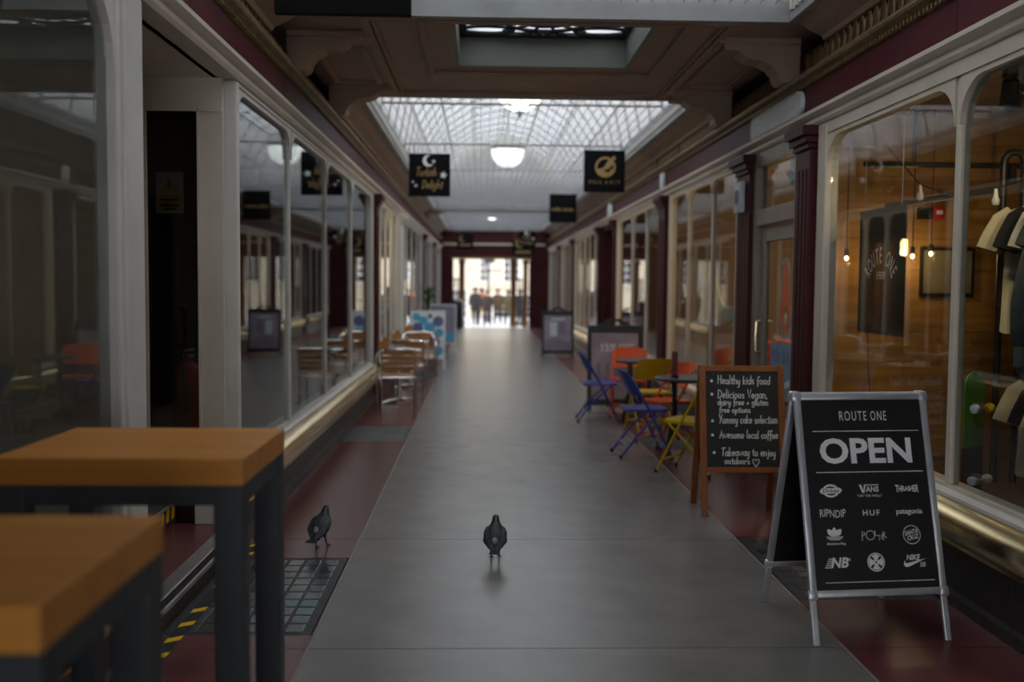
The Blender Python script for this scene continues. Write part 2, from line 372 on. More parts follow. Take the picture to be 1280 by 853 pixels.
def cover(x0, x1, y0, y1, label):
    t = thing('access_cover', ((x0+x1)/2, (y0+y1)/2, 0), label, 'floor cover')
    MB().box(x0, x1, y0, y1, -.012, -.003).build('cover_frame', 'iron', t, world=True)
    MB().box(x0+.03, x1-.03, y0+.03, (y0+y1)/2-.006, -.01, -.0004).build('cover_plate', 'cover', t, world=True)
    MB().box(x0+.03, x1-.03, (y0+y1)/2+.006, y1-.03, -.01, -.0004).build('cover_plate', 'cover', t, world=True)
    MB().box(x1-.2, x1-.12, (y0+y1)/2+.1, (y0+y1)/2+.13, -.0004, .0006).build('lifting_key', 'iron', t, world=True)
cover(-1.42, GL-.02, *CVL, 'grey metal access cover in the left red strip before the cafe chairs')
cover(-1.42, GL-.02, 16.6, 17.6, 'grey metal access cover under the far cafe table')
cover(GR+.02, 2.36, *CVR, 'grey metal access cover under the coloured folding chairs')
cover(GR+.02, 2.36, *CVR2, 'grey metal access cover beyond the fifteen percent off board')

# shop shell ---------------------------------------------------
def struct(name, mb, m, label):
    o = mb.build(name, m); return tag(o, label, None, None, 'structure')
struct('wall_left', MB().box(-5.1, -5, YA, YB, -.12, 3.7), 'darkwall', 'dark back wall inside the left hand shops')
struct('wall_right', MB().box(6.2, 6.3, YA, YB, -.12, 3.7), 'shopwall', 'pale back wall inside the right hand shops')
for s in (-1, 1):
    xo = -5 if s < 0 else 6.2
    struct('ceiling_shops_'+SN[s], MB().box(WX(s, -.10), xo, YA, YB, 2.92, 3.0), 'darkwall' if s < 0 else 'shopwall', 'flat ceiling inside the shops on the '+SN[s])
    struct('ceiling_roof_edge_'+SN[s], MB().box(WX(s, .28), -5.1 if s < 0 else 6.3, YA, YB, 3.625, 3.72), 'plaster', 'flat roof edge above the shops on the '+SN[s])
def divider(side, y, m, label, name='wall_divider'):
    x0 = WX(side, -.08); x1 = -5 if side < 0 else 6.2
    return struct(name, MB().box(x0, x1, y-.05, y+.05, -.01, 2.92), m, label)
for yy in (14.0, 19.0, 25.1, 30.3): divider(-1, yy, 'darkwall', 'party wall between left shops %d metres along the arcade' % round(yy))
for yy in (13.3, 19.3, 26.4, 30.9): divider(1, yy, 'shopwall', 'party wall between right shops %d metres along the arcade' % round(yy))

# windows ------------------------------------------------------
WN = [0]
def window(side, y0, y1, mulls, label, z0=.52, z1=None, wood_='cream', rad=.16, stw=.07, mw=.05, brass=True, top=None):
    z1 = z1 or ZF[side]; top = top or z1-.055
    WN[0] += 1; root = thing('window_%d' % WN[0], (WX(side, 0), (y0+y1)/2, 0), label, 'window', kind='structure')
    X = lambda o: WX(side, o)
    B = lambda nm, mb, m, sm=False: mb.build(nm, m, root, sm, world=True)
    for a in (y0, y1-stw): B('stile', MB().box(X(-.05), X(.05), a, a+stw, z0, z1, .012), wood_)
    B('head_rail', MB().box(X(-.05), X(.045), y0+stw, y1-stw, top+.03, z1), wood_)
    B('bottom_rail', MB().box(X(-.05), X(.025), y0+stw, y1-stw, z0, z0+.02), wood_)
    for m_ in mulls: B('mullion', MB().box(X(-.03), X(.025), m_-mw/2, m_+mw/2, z0+.02, top+.03, .008), wood_)
    eds = [y0+stw]+[e for m_ in mulls for e in (m_-mw/2, m_+mw/2)]+[y1-stw]
    for i in range(0, len(eds), 2):
        a, b = eds[i], eds[i+1]; r = min(rad, (b-a)*.45)
        for (c, d) in ((a, 1), (b, -1)):      # rounded upper corners
            pts = [(c, top+.03), (c, top-r)]+[(c+d*(r-r*math.cos(t)), top-r+r*math.sin(t)) for t in [math.pi/2*k/6 for k in range(1, 7)]]+[(c+d*r, top+.03)]
            B('corner_spandrel', MB().prism(pts, X(-.035), X(.035), 'x'), wood_)
        B('arch_rail', MB().box(X(-.035), X(.035), a+r, b-r, top, top+.03), wood_)
        B('pane', MB().box(X(-.004), X(.004), a+.001, b-.001, z0+.02, top), 'glass')
    B('sill', MB().prism([(X(-.12), z0-.03), (X(.068), z0-.03), (X(.068), z0-.012), (X(.05), z0), (X(-.12), z0)], y0, y1), 'white')
    pr = [(.06, z0-.03), (.10, z0-.04), (.135, z0-.065), (.157, z0-.10), (.165, z0-.14), (.158, z0-.175), (.138, z0-.205), (.112, z0-.222), (.118, z0-.235), (.10, z0-.25), (.03, z0-.25), (.03, z0-.03)]
    B('stallboard_moulding', MB().prism([(X(o), z) for o, z in pr], y0, y1), 'brass' if brass else wood_, True)
    B('plinth', MB().box(X(-.04), X(.055), y0, y1, 0, z0-.25), 'stone')
    B('kerb', MB().prism([(X(.055), 0), (X(.10), 0), (X(.09), .05), (X(.055), .06)], y0, y1), 'stone')
    return root
def pilaster(side, y0, y1, label, m='maroon', z1=None, out=.09):
    z1 = z1 or ZF[side]
    t = thing('pilaster', (WX(side, 0), (y0+y1)/2, 0), label, 'pilaster'); X = lambda o: WX(side, o); B = lambda nm, mb: mb.build(nm, m, t, world=True)
    w_ = (y1-y0)
    B('base_block', MB().box(X(-.06), X(out+.02), y0-.01, y1+.01, 0, .3, .008))
    B('shaft', MB().box(X(-.06), X(out), y0, y1, .3, z1-.16, .01))
    for k in range(3): B('flute', MB().box(X(out-.004), X(out+.006), y0+w_*(.2+.25*k), y0+w_*(.3+.25*k), .4, z1-.3, .002))
    for i, (o, a, b) in enumerate(((.02, .16, .12), (.045, .12, .07), (.075, .07, .0))):
        B('capital_moulding', MB().box(X(-.06), X(out+o), y0-o*.7, y1+o*.7, z1-a, z1-b, .006))
    return t
def fascia(side, y0, y1, label, orn=True):
    z = ZF[side]; f0 = z+.40; f1 = 3.37
    t = thing('fascia', (WX(side, 0), (y0+y1)/2, z), label, 'shop fascia'); X = lambda o: WX(side, o)
    B = lambda nm, mb, m: mb.build(nm, m, t, world=True)
    B('architrave', MB().prism([(X(-.08), z), (X(.06), z), (X(.075), z+.02), (X(.075), z+.045), (X(.095), z+.055), (X(.12), z+.075), (X(.12), z+.10), (X(-.08), z+.10)], y0, y1), 'cream')
    n = max(1, round((y1-y0)/2.6))
    for i in range(n):
        a = y0+(y1-y0)*i/n; b = y0+(y1-y0)*(i+1)/n
        B('fascia_board', MB().box(X(-.08), X(.055), a+.003, b-.003, z+.10, z+.345), 'maroon_b')
    B('cornice', MB().prism([(X(-.08), z+.345), (X(.06), z+.345), (X(.085), z+.36), (X(.12), z+.37), (X(.13), z+.385), (X(.13), z+.40), (X(-.08), z+.40)], y0, y1), 'gilt')
    d = MB(); yy = y0+.02
    while yy < y1-.03: d.box(X(.05), X(.085), yy, yy+.022, z+.325, z+.352); yy += .05
    o = B('dentils', d, 'gilt'); o['kind'] = 'stuff'
    B('frieze', MB().box(X(-.08), X(.0), y0, y1, f0, f1), 'frieze')
    if orn:
        d = MB(); yy = y0+.06
        while yy < y1-.06:
            d.tube([(X(.012), yy+.045*math.cos(a), (f0+f1)/2+((f1-f0)/2-.025)*math.sin(a)) for a in [2*math.pi*q/10 for q in range(10)]], .013, 4, True)
            d.box(X(0), X(.018), yy-.008, yy+.008, f0+.02, f1-.02); yy += .115
        o = B('fretwork', d, 'gilt_d'); o['kind'] = 'stuff'
    for k in range(int((y1-y0)/2.4)+1):
        yy = y0+.1+2.4*k
        if yy+.15 < y1: B('frieze_block', MB().box(X(0), X(.025), yy, yy+.14, f0, f1), 'maroon')
    return t

L, R = -1, 1
window(R, .6, 7.19, [3.1, 5.10], 'large wood lined clothes shop window beside the open sign', wood_='cream', rad=.22, stw=.17, mw=.06, z0=.55, top=2.65)
pilaster(R, 7.23, 7.57, 'maroon pilaster between the clothes shop window and the cafe door')
pilaster(R, 8.87, 9.30, 'maroon pilaster with white alarm box beside the cafe door')
window(R, 9.42, 12.92, [10.58, 11.8], 'three light cafe window behind the coloured folding chairs', wood_='cream', rad=.14)
pilaster(R, 13.0, 13.45, 'maroon pilaster between the cafe window and the next shop')
window(R, 13.55, 17.9, [14.85, 16.25], 'cream three light window beyond the cafe on the right', rad=.12)
pilaster(R, 17.95, 18.2, 'maroon pilaster before the red recessed doorway')
pilaster(R, 20.3, 20.6, 'maroon pilaster after the red recessed doorway')
window(R, 20.7, 26.0, [21.6, 22.7, 23.8, 24.9], 'cream five light window beside the far black swing board', rad=.12)
pilaster(R, 26.1, 26.5, 'maroon pilaster under the far roof beam on the right')
window(R, 26.6, 30.5, [27.6, 28.6, 29.6], 'far right window with pale frame before the last pilaster', rad=.1)
pilaster(R, 30.6, 31.1, 'last maroon pilaster on the right before the exit')
window(R, 31.2, 35.8, [32.3, 33.5, 34.7], 'last window on the right beside the exit', rad=.1)
window(L, .6, 4.16, [2.2], 'near left window behind the wooden tables', rad=.26, stw=.05, mw=.06, z0=.49, wood_='white')
window(L, 6.08, 13.62, [7.86, 9.68, 11.56], 'long dark reflecting window with brass sill on the left', rad=.2, stw=.06, mw=.035, z0=.49, wood_='white')
pilaster(L, 13.7, 14.0, 'maroon pilaster with flared capital beside the cafe tables')
window(L, 14.1, 17.6, [14.9, 15.75, 16.65], 'white window with string lights behind the silver cafe chairs', wood_='white', rad=.16, mw=.08, z0=.49)
pilaster(L, 17.7, 18.5, 'broad white pilaster with scroll behind the blue poster board', m='white')
window(L, 18.6, 24.8, [20.1, 21.6, 23.2], 'left window beyond the broad white pilaster', wood_='white', rad=.14, z0=.49)
pilaster(L, 24.9, 25.3, 'maroon pilaster on the left under the far roof beam')
window(L, 25.4, 30.0, [26.9, 28.4], 'far left window with pale frame', wood_='white', rad=.12, z0=.49)
pilaster(L, 30.1, 30.5, 'last maroon pilaster on the left before the exit')
window(L, 30.6, 35.8, [32.3, 34], 'last window on the left beside the exit', wood_='white', rad=.12, z0=.49)
for s in (L, R):
    for a, b, nm in ((YA, 7.5, 'nearest'), (7.5, 14.05, 'second'), (14.05, 26.1, 'third'), (26.1, 35.9, 'farthest')):
        fascia(s, a, b, '%s stretch of maroon fascia with gilt cornice on the %s' % (nm, SN[s]))
# plain shop fronts behind the viewer
for s in (L, R): struct('wall_front_'+SN[s], MB().box(WX(s, -.04), WX(s, .03), YA, .6, 0, 2.74), 'maroon', 'panelled shop front behind the viewer on the '+SN[s])

# left recessed entrance ----------------------------------------
t = thing('entrance_step', (-1.8, 5.25, 0), 'dark red entrance step with metal nosings and hazard tape on the left', 'step')
MB().box(-1.47, -2.24, 4.42, 6.04, 0, .13).build('tread', 'red_tile', t, world=True)
MB().box(-1.455, -1.53, 4.42, 6.04, .13, .142).build('metal_nosing', 'alu', t, world=True)
MB().box(-1.44, -1.47, 4.42, 6.04, .0, .105).build('riser', 'stone', t, world=True)
MB().box(-1.425, -1.445, 4.42, 6.04, .085, .105).build('metal_nosing', 'alu', t, world=True)
MB().box(-1.85, -2.24, 4.42, 6.04, .13, .25).build('upper_tread', 'stone', t, world=True)
MB().box(-1.84, -1.86, 4.42, 6.04, .25, .258).build('metal_nosing', 'alu', t, world=True)
for k in range(16):
    yy = 4.46+k*.1; MB().add([(-1.8495, yy, .165), (-1.8495, yy+.05, .165), (-1.8495, yy+.065, .245), (-1.8495, yy+.015, .245), (-1.853, yy, .165), (-1.853, yy+.05, .165), (-1.853, yy+.065, .245), (-1.853, yy+.015, .245)],
        [(0, 1, 2, 3), (4, 5, 6, 7), (0, 1, 5, 4), (1, 2, 6, 5), (2, 3, 7, 6), (3, 0, 4, 7)]).build('tape_stripe', 'wyel', t, world=True)
t = thing('hazard_tape', (-1.36, 4.8, 0), 'yellow and black hazard tape on the floor along the entrance step', 'tape')
MB().box(-1.33, -1.39, 4.10, 6.0, .0005, .0015).build('black_tape', 'rubber', t, world=True)
for k in (0, 1, 2, 3, 5, 8, 9):
    yy = 4.15+k*.2; MB().add([(-1.39, yy, .0016), (-1.39, yy+.055, .0016), (-1.33, yy+.095, .0016), (-1.33, yy+.04, .0016), (-1.39, yy, .0026), (-1.39, yy+.055, .0026), (-1.33, yy+.095, .0026), (-1.33, yy+.04, .0026)],
        [(0, 1, 2, 3), (4, 5, 6, 7), (0, 1, 5, 4), (1, 2, 6, 5), (2, 3, 7, 6), (3, 0, 4, 7)]).build('yellow_stripe', 'wyel', t, world=True)
# return wall with sidelight, facing the viewer
sd = thing('window_sidelight', (-1.9, 6.1, 0), 'narrow dark sidelight in the entrance return with warning sticker', 'window', kind='structure')
B = lambda nm, mb, m: mb.build(nm, m, sd, world=True)
xa, xb = -2.0, -1.68
B('stile', MB().box(xb, -1.545, 6.02, 6.06, .13, 2.62), 'cream'); B('stile', MB().box(-2.24, xa, 6.02, 6.06, .25, 2.62), 'cream')
B('top_panel', MB().box(-2.24, -1.545, 6.02, 6.06, 2.62, 2.80), 'cream'); None
B('head_moulding', MB().box(-2.24, -1.545, 6.005, 6.02, 2.60, 2.64), 'cream')
B('bottom_panel', MB().box(xa, xb, 6.02, 6.06, .25, .66), 'cream')
B('bead', MB().box(xb-.012, xb, 6.005, 6.02, .66, 2.62), 'cream'); B('bead', MB().box(xa, xa+.012, 6.005, 6.02, .66, 2.62), 'cream')
B('pane', MB().box(xa, xb, 6.035, 6.043, .66, 2.62), 'dglass')
B('skirting_block', MB().box(-1.72, -1.56, 5.99, 6.02, .13, .32, .004), 'white')
ws = thing('warning_sticker', yp(212, 241, 6.05), 'white and yellow triangular warning sticker on the dark sidelight', 'sticker')
ws.location.y = 6.05; xfw = Matrix.Rotation(math.pi/2, 4, 'X')
MB(xfw).box(-.082, .082, -.122, .122, -.002, 0).build('sticker_sheet', 'pwhite', ws)
MB(xfw).poly([(-.062, 0), (.062, 0), (0, .105)], .0008).build('triangle', 'wyel', ws)
MB(xfw).poly([(-.006, .03), (.006, .03), (.008, .07), (-.008, .07)], .0014).build('exclamation_mark', 'rubber', ws)
MB(xfw).box(-.075, .075, -.112, -.012, 0, .0008).build('yellow_band', 'wyel', ws)
for yy, hw_ in ((-.04, .05), (-.075, .06), (-.095, .04)): MB(xfw).box(-hw_, hw_, yy-.006, yy+.006, .0008, .0014).build('printed_line', 'rubber', ws)
# extinguisher behind the sidelight
fe = thing('fire_extinguisher', (-1.86, 6.35, .62), 'red fire extinguisher standing behind the dark sidelight', 'extinguisher')
MB().lathe([(.001, 0), (.085, .0), (.09, .02), (.09, .38), (.07, .44), (.03, .47), (.03, .49)], 20).build('cylinder', 'ext', fe, True)
MB().box(-.02, .02, -.03, .1, .49, .51).box(-.015, .015, -.02, .11, .53, .545).build('lever', 'alu', fe)
MB().tube([(0, -.03, .5), (0, -.1, .46), (.02, -.12, .3), (.02, -.11, .15)], .012, 8).build('hose', 'rubber', fe, True)
MB().box(-2.3, -1.60, 6.15, 6.9, -.01, .62).build('shop_step', 'shopfloor', None); tag(bpy.data.objects['shop_step'], 'low platform inside the left shop under the extinguisher', 'platform')
# recessed door and its frame
d1 = thing('door_1', (-2.27, 5.25, .25), 'recessed glazed shop door in the left entrance', 'door', kind='structure')
B = lambda nm, mb, m: mb.build(nm, m, d1, world=True)
B('door_frame', MB().box(-2.30, -2.24, 4.44, 4.54, .25, 2.80), 'cream'); B('door_frame', MB().box(-2.30, -2.24, 5.92, 6.02, .25, 2.80), 'cream'); B('transom', MB().box(-2.30, -2.24, 4.54, 5.92, 2.3, 2.80), 'cream')
for a in (4.55, 5.80): B('stile', MB().box(-2.29, -2.25, a, a+.11, .26, 2.29), 'cream')
B('kick_panel', MB().box(-2.29, -2.25, 4.66, 5.80, .26, .7), 'cream'); B('top_rail', MB().box(-2.29, -2.25, 4.66, 5.80, 2.18, 2.29), 'cream')
B('pane', MB().box(-2.273, -2.267, 4.66, 5.80, .7, 2.18), 'glass'); B('handle', MB().tube([(-2.25, 4.62, 1.1), (-2.2, 4.62, 1.12), (-2.2, 4.62, 1.38), (-2.25, 4.62, 1.4)], .012, 8), 'brass')
struct('wall_entrance', MB().box(-2.3, -1.60, 4.36, 4.42, .0, 2.80), 'cream', 'near return wall of the left entrance recess')
struct('trim_1', MB().box(-2.3, XL-.05, 4.2, 6.02, 2.80, 2.92), 'cream', 'soffit over the left entrance recess')
struct('trim_2', MB().box(XL-.06, XL+.06, 4.165, 4.39, 0, 2.80, .015), 'white', 'white corner post between near left window and entrance')
# ---------------------------------------------------------------- ceiling bridge between the lanterns
SX0, SX1 = WX(L, .3), WX(R, .3)
cb = thing('ceiling_bridge', (CX, 8.7, 3.5), 'panelled plaster ceiling bridge with small leaded skylight', 'ceiling', kind='structure')
B = lambda nm, mb, m: mb.build(nm, m, cb, world=True)
HX0, HX1, HY0, HY1 = -.235, 1.275, 7.42, 8.86; BY0, BY1 = 7.18, 10.2
for x0, x1, y0, y1 in ((XL, HX0, BY0, BY1), (HX1, XR, BY0, BY1), (HX0, HX1, BY0, HY0), (HX0, HX1, HY1, BY1)):
    B('soffit_slab', MB().box(x0, x1, y0, y1, 3.5, 3.62), 'plaster')
for x0, x1, y0, y1 in ((HX0, HX0+.03, HY0, HY1), (HX1-.03, HX1, HY0, HY1), (HX0+.03, HX1-.03, HY0, HY0+.03), (HX0+.03, HX1-.03, HY1-.03, HY1)):
    B('opening_lining', MB().box(x0, x1, y0, y1, 3.497, 3.95), 'lining')
def frame_moulding(x0, x1, y0, y1, w_, z, nm='panel_moulding', m='plaster'):
    for a in ((x0, x1, y0, y0+w_), (x0, x1, y1-w_, y1), (x0, x0+w_, y0+w_, y1-w_), (x1-w_, x1, y0+w_, y1-w_)):
        B(nm, MB().box(*a, z-.03, z, .006), m); 
frame_moulding(HX0-.25, HX1+.25, HY0-.22, HY1+.28, .05, 3.5)
frame_moulding(-.9, 1.85, BY0+.04, BY1-.06, .07, 3.5); frame_moulding(-.81, 1.76, BY0+.13, BY1-.15, .02, 3.5)
frame_moulding(-1.4, -.95, 8.1, 9.6, .05, 3.5); frame_moulding(1.9, 2.35, 8.1, 9.6, .05, 3.5)
# leaded skylight
sk = thing('leaded_skylight', ((HX0+HX1)/2, (HY0+HY1)/2, 3.74), 'small ornamental iron skylight with curved bars in the ceiling bridge', 'skylight')
cx_, cy_ = sk.location.x, sk.location.y; hw, hh = (HX1-HX0)/2-.032, (HY1-HY0)/2-.032
MB().add([(-hw, -hh, .03), (hw, -hh, .03), (hw, hh, .03), (-hw, hh, .03)], [(0, 1, 2, 3)]).build('pane', 'roofglass', sk)
for x0, x1, y0, y1 in ((-hw, hw, -hh, -hh+.07), (-hw, hw, hh-.09, hh), (-hw, -hw+.06, -hh, hh), (hw-.06, hw, -hh, hh)): MB().box(x0, x1, y0, y1, 0, .05).build('iron_border', 'ironblack', sk)
def ell(a, b, cx=0, cy=0, n=32): return [(cx+a*math.cos(2*math.pi*k/n), cy+b*math.sin(2*math.pi*k/n), .015) for k in range(n)]
for a, b, cx, cy in ((.34, .3, 0, .2), (.18, .14, 0, .2), (.30, .18, -.5, .1), (.30, .18, .5, .1), (.22, .12, -.48, .48), (.22, .12, .48, .48), (.3, .25, 0, -.4)):
    MB().tube(ell(a, b, cx, cy), .016, 6, True).build('iron_ring', 'ironblack', sk, True)
for k in range(12):
    a = math.pi*k/6+.26; MB().tube([(.18*math.cos(a), .2+.14*math.sin(a), .015), (.5*math.cos(a), .2+.44*math.sin(a), .015)], .013, 6).build('iron_bar', 'ironblack', sk, True)
for x in (-.25, .25): MB().tube([(x, hh-.05, .015), (x*.4, .52, .015), (0, .62, .015)], .013, 6).build('iron_bar', 'ironblack', sk, True)
# brackets
def bracket(side, y, label, wd=.22, ln=.62, z1=3.5):
    z0 = ZF[side]+.405
    t = thing('scroll_bracket', (WX(side, 0), y, z0), label, 'bracket'); s = -side
    pts = [(.03, 0), (.16, 0), (.19, .03), (.20, .07), (.24, .12), (.32, .165), (.42, .18), (.47, .205), (.50, .235), (ln, .245), (ln, z1-z0), (.03, z1-z0)]
    MB().prism([(s*p[0], p[1]) for p in pts], -wd/2, wd/2).build('scroll', 'plaster', t)
    MB().box(s*.03, s*(ln+.04), -wd/2-.03, wd/2+.03, z1-z0-.05, z1-z0, .008).build('cap_plate', 'plaster', t)
    for e in (-1, 1):
        MB().lathe([(.001, 0), (.055, 0), (.05, .018), (.03, .02), (.028, .03), (.001, .032)], 16, ax='y').build('rosette', 'plaster', t, True).location = (s*.10, e*wd/2 if e > 0 else -wd/2-.032, .17)
    return t
for s in (L, R):
    bracket(s, 7.82, 'near scroll bracket under the ceiling bridge on the '+SN[s]); bracket(s, 9.92, 'far scroll bracket under the ceiling bridge on the '+SN[s])
    bracket(s, 26.1, 'small scroll bracket under the distant roof beam on the '+SN[s], .25, .5, 3.5)
# coves along the lanterns
for s in (L, R):
    for y0, y1, nm in ((YA, BY0, 'near'), (BY1, 25.9, 'main'), (26.3, 36, 'far')):
        X = lambda o: WX(s, o)
        struct('trim_cove_%s_%s' % (SN[s], nm), MB().prism([(X(0), 3.36), (X(.03), 3.36), (X(.05), 3.39), (X(.14), 3.43), (X(.24), 3.5), (X(.26), 3.53), (X(.30), 3.535), (X(.30), 3.62), (X(0), 3.62)], y0, y1), 'plaster', '%s plaster cove under the glass roof on the %s' % (nm, SN[s]))
# ---------------------------------------------------------------- glazed barrel lanterns
NSEG = 8
def lantern(y0, y1, nb, label, lunette, kerb=True):
    t = thing('glazed_roof', (CX, (y0+y1)/2, 3.62), label, 'glass roof'); B = lambda nm, mb, m, sm=False: mb.build(nm, m, t, sm, world=True)
    rad = (SX1-SX0)/2; zc = 3.62; bay = (y1-y0)/nb; ch = 2*rad*math.sin(math.pi/NSEG/2)
    pm = MB().add([(-ch/2, -bay/2+.02, 0), (ch/2, -bay/2+.02, 0), (ch/2, bay/2-.02, 0), (-ch/2, bay/2-.02, 0)], [(0, 1, 2, 3)]).data('roof_pane', 'roofglass')
    am = rad*math.cos(math.pi/NSEG/2)
    for i in range(nb):
        for k in range(NSEG):
            a = math.pi*(k+.5)/NSEG
            inst(pm, 'roof_pane', t, (am*math.cos(a), y0+bay*(i+.5)-t.location.y, am*math.sin(a)), (0, math.pi/2-a, 0))
    rib = MB().tube([(rad*math.cos(math.pi*k/NSEG), 0, rad*math.sin(math.pi*k/NSEG)) for k in range(NSEG+1)], .026, 6).data('roof_rib', 'white')
    for i in range(nb+1): inst(rib, 'roof_rib', t, (0, y0+bay*i-t.location.y, 0))
    for k in range(1, NSEG):
        a = math.pi*k/NSEG; B('purlin', MB().tube([(CX+rad*math.cos(a), y0, zc+rad*math.sin(a)), (CX+rad*math.cos(a), y1, zc+rad*math.sin(a))], .02, 6), 'white')
    if kerb:
        for x in (SX0-.06, SX1): B('kerb_board', MB().box(x, x+.06, y0, y1, 3.47, 3.62), 'kerb')
        B('kerb_board', MB().box(SX0, SX1, y0, y0+.05, 3.47, 3.62), 'kerb'); B('kerb_board', MB().box(SX0, SX1, y1-.05, y1, 3.47, 3.62), 'kerb')
        e = MB()
        yy = y0+.1
        while yy < y1-.1:
            for x in (SX0+.012, SX1-.012): e.box(x-.012, x+.012, yy, yy+.05, 3.53, 3.6)
            yy += .1
        e = B('egg_moulding', e, 'white'); e['kind'] = 'stuff'
    # lunettes closing both ends
    for ye, on in ((y0, lunette[0]), (y1, lunette[1])):
        if not on: continue
        nbds = 10
        for b in range(nbds):
            h0, h1 = rad*b/nbds, rad*(b+1)/nbds-.012; w0 = math.sqrt(max(0, rad*rad-h0*h0)); w1 = math.sqrt(max(0, rad*rad-h1*h1))
            B('lunette_board', MB().prism([(CX-w0, zc+h0), (CX+w0, zc+h0), (CX+w1, zc+h1), (CX-w1, zc+h1)], ye-.02, ye+.02), 'white')
    # tie rods
    for i in range(2, nb, 4):
        yy = y0+bay*i; B('tie_rod', MB().tube([(SX0, yy, 3.72), (SX1, yy, 3.72)], .012, 6), 'gilt')
    # bird net under the glass
    n = MB(); zz = 3.60; yy = y0+.06; r = .003
    while yy < y1-.06: n.box(SX0+.02, SX1-.02, yy-.0025, yy+.0025, zz-.004, zz+.004); yy += .10
    x = SX0+.1
    while x < SX1-.05: n.box(x-r, x+r, y0+.05, y1-.05, zz-r, zz+r); x += .11
    o = B('bird_net', n, 'net'); o['kind'] = 'stuff'
    return t
lantern(2.6, BY0, 6, 'near glazed barrel roof over the wooden tables', (1, 0))
lantern(BY1, 25.9, 18, 'long glazed barrel roof with bird net and globe lamps', (0, 0))
lantern(26.3, 35.9, 12, 'distant glazed barrel roof before the exit', (0, 1))
def fan(ye, label):
    rad = (SX1-SX0)/2; zc = 3.62
    t = thing('lunette', (CX, ye, zc), label, 'roof gable', kind='structure'); nb = 12
    for b in range(nb):
        h0, h1 = rad*b/nb, rad*(b+1)/nb-.012; w0 = math.sqrt(max(0, rad*rad-h0*h0)); w1 = math.sqrt(max(0, rad*rad-h1*h1))
        MB().prism([(-w0, h0), (w0, h0), (w1, h1), (-w1, h1)], -.02, .02).build('lunette_board', 'white', t)
fan(26.1, 'white boarded gable at the end of the long glass roof')
fan(7.3, 'white boarded gable over the ceiling bridge near side'); fan(10.05, 'white boarded gable over the ceiling bridge far side')
struct('trim_beam', MB().box(XL+.03, XR-.03, 25.9, 26.3, 3.5, 3.62, .02), 'plaster', 'distant plaster cross beam between the two glass roofs')
# unseen solid ceiling, added to shorten the near glass and dim the foreground
struct('ceiling_light_block', MB().box(SX0-.05, SX1+.05, YA, 2.6, 3.5, 3.62), 'plaster', 'unseen flat ceiling added to keep roof light off the foreground')
# ---------------------------------------------------------------- globe lamps
m, n, l, out = newmat('globe_glass'); e = n.new('ShaderNodeEmission'); e.inputs[0].default_value = (.92, 1, .97, 1); e.inputs[1].default_value = 3.2; l.new(e.outputs[0], out.inputs[0]); M['globe'] = m
M['globe_top'] = emis('globe_upper_glass', (.95, 1, .97), .75); M['clearbulb'] = mat('unlit_bulb', (.5, .48, .42), .2)
def globe(x, y, z, label, r=.3):
    t = thing('globe_lamp', (x, y, z), label, 'lamp', group='globe lamps under the glass roof')
    n_ = 24; pr = [(max(1e-5, r*math.sin(math.pi*i/n_)), -r*math.cos(math.pi*i/n_)) for i in range(n_+1)]
    MB().lathe(pr[:14], 28).build('lit_bowl', 'globe', t, True); MB().lathe(pr[13:], 28).build('upper_bowl', 'globe_top', t, True)
    MB().lathe([(r+.004, .02), (r+.012, .03), (r+.012, .05), (r+.004, .06), (r+.004, .02)], 28).build('rim_band', 'gilt', t, True)
    MB().lathe([(.001, -r-.07), (.02, -r-.05), (.03, -r-.01), (.07, -r+.015), (.001, -r+.02)], 16).build('finial', 'net', t, True)
    for k in range(8):
        a = math.pi*k/4; MB().tube([((r+.003)*math.cos(b)*math.cos(a), (r+.003)*math.cos(b)*math.sin(a), (r+.003)*math.sin(b)) for b in [math.radians(-85+10*q) for q in range(10)]], .004, 5).build('wire_rib', 'gilt', t)
    MB().tube([(0, 0, r-.01), (0, 0, 3.62+(SX1-SX0)/2-z)], .012, 6).build('suspension_rod', 'net', t)
for Y, lb in ((12.1, 'nearer globe lamp, cut off by the ceiling bridge'), (17.9, 'second globe lamp, hanging above the net'), (31, 'distant globe lamp beyond the roof beam')):
    p = yp(650 if Y < 13 else (635 if Y < 20 else 615), 109 if Y < 13 else (189 if Y < 20 else 267), Y); globe(p.x, Y, p.z, lb, .3 if Y < 20 else .2)
# ---------------------------------------------------------------- exit end of the arcade
ew = thing('wall_end', (CX, 36.05, 0), 'maroon end wall with wide opening to the street', 'wall', kind='structure')
B = lambda nm, mb, m: mb.build(nm, m, ew, world=True)
B('side_panel', MB().box(-5, -1.02, 36.0, 36.2, 0, 3.62), 'maroon'); B('side_panel', MB().box(1.72, 6.2, 36.0, 36.2, 0, 3.62), 'maroon')
B('lintel', MB().box(-1.02, 1.72, 36.0, 36.2, 2.52, 3.62), 'maroon')
B('lintel_moulding', MB().box(-1.1, 1.8, 35.95, 36.0, 2.46, 2.54, .01), 'gilt'); B('lintel_moulding', MB().box(-1.4, 2.3, 35.93, 36.0, 2.95, 3.03, .01), 'cream')
def dpost(x, label, w_=.2, y=36.4):
    t = thing('timber_post', (x, y, 0), label, 'post')
    MB().box(-w_/2, w_/2, -.12, .12, 0, 2.46, .01).build('shaft', 'wpost', t); MB().box(-w_/2-.03, w_/2+.03, -.15, .15, 0, .25, .01).build('base', 'wpost', t); MB().box(-w_/2-.03, w_/2+.03, -.15, .15, 2.3, 2.46, .01).build('cap', 'wpost', t)
dpost(-.72, 'varnished timber post on the left of the exit'); dpost(1.16, 'varnished timber post left of centre gate at the exit', .2); dpost(1.60, 'varnished timber post on the right of the exit', .16)
t = thing('folded_gate', (-.93, 36.6, 0), 'dark folded gate standing at the left of the exit', 'gate')
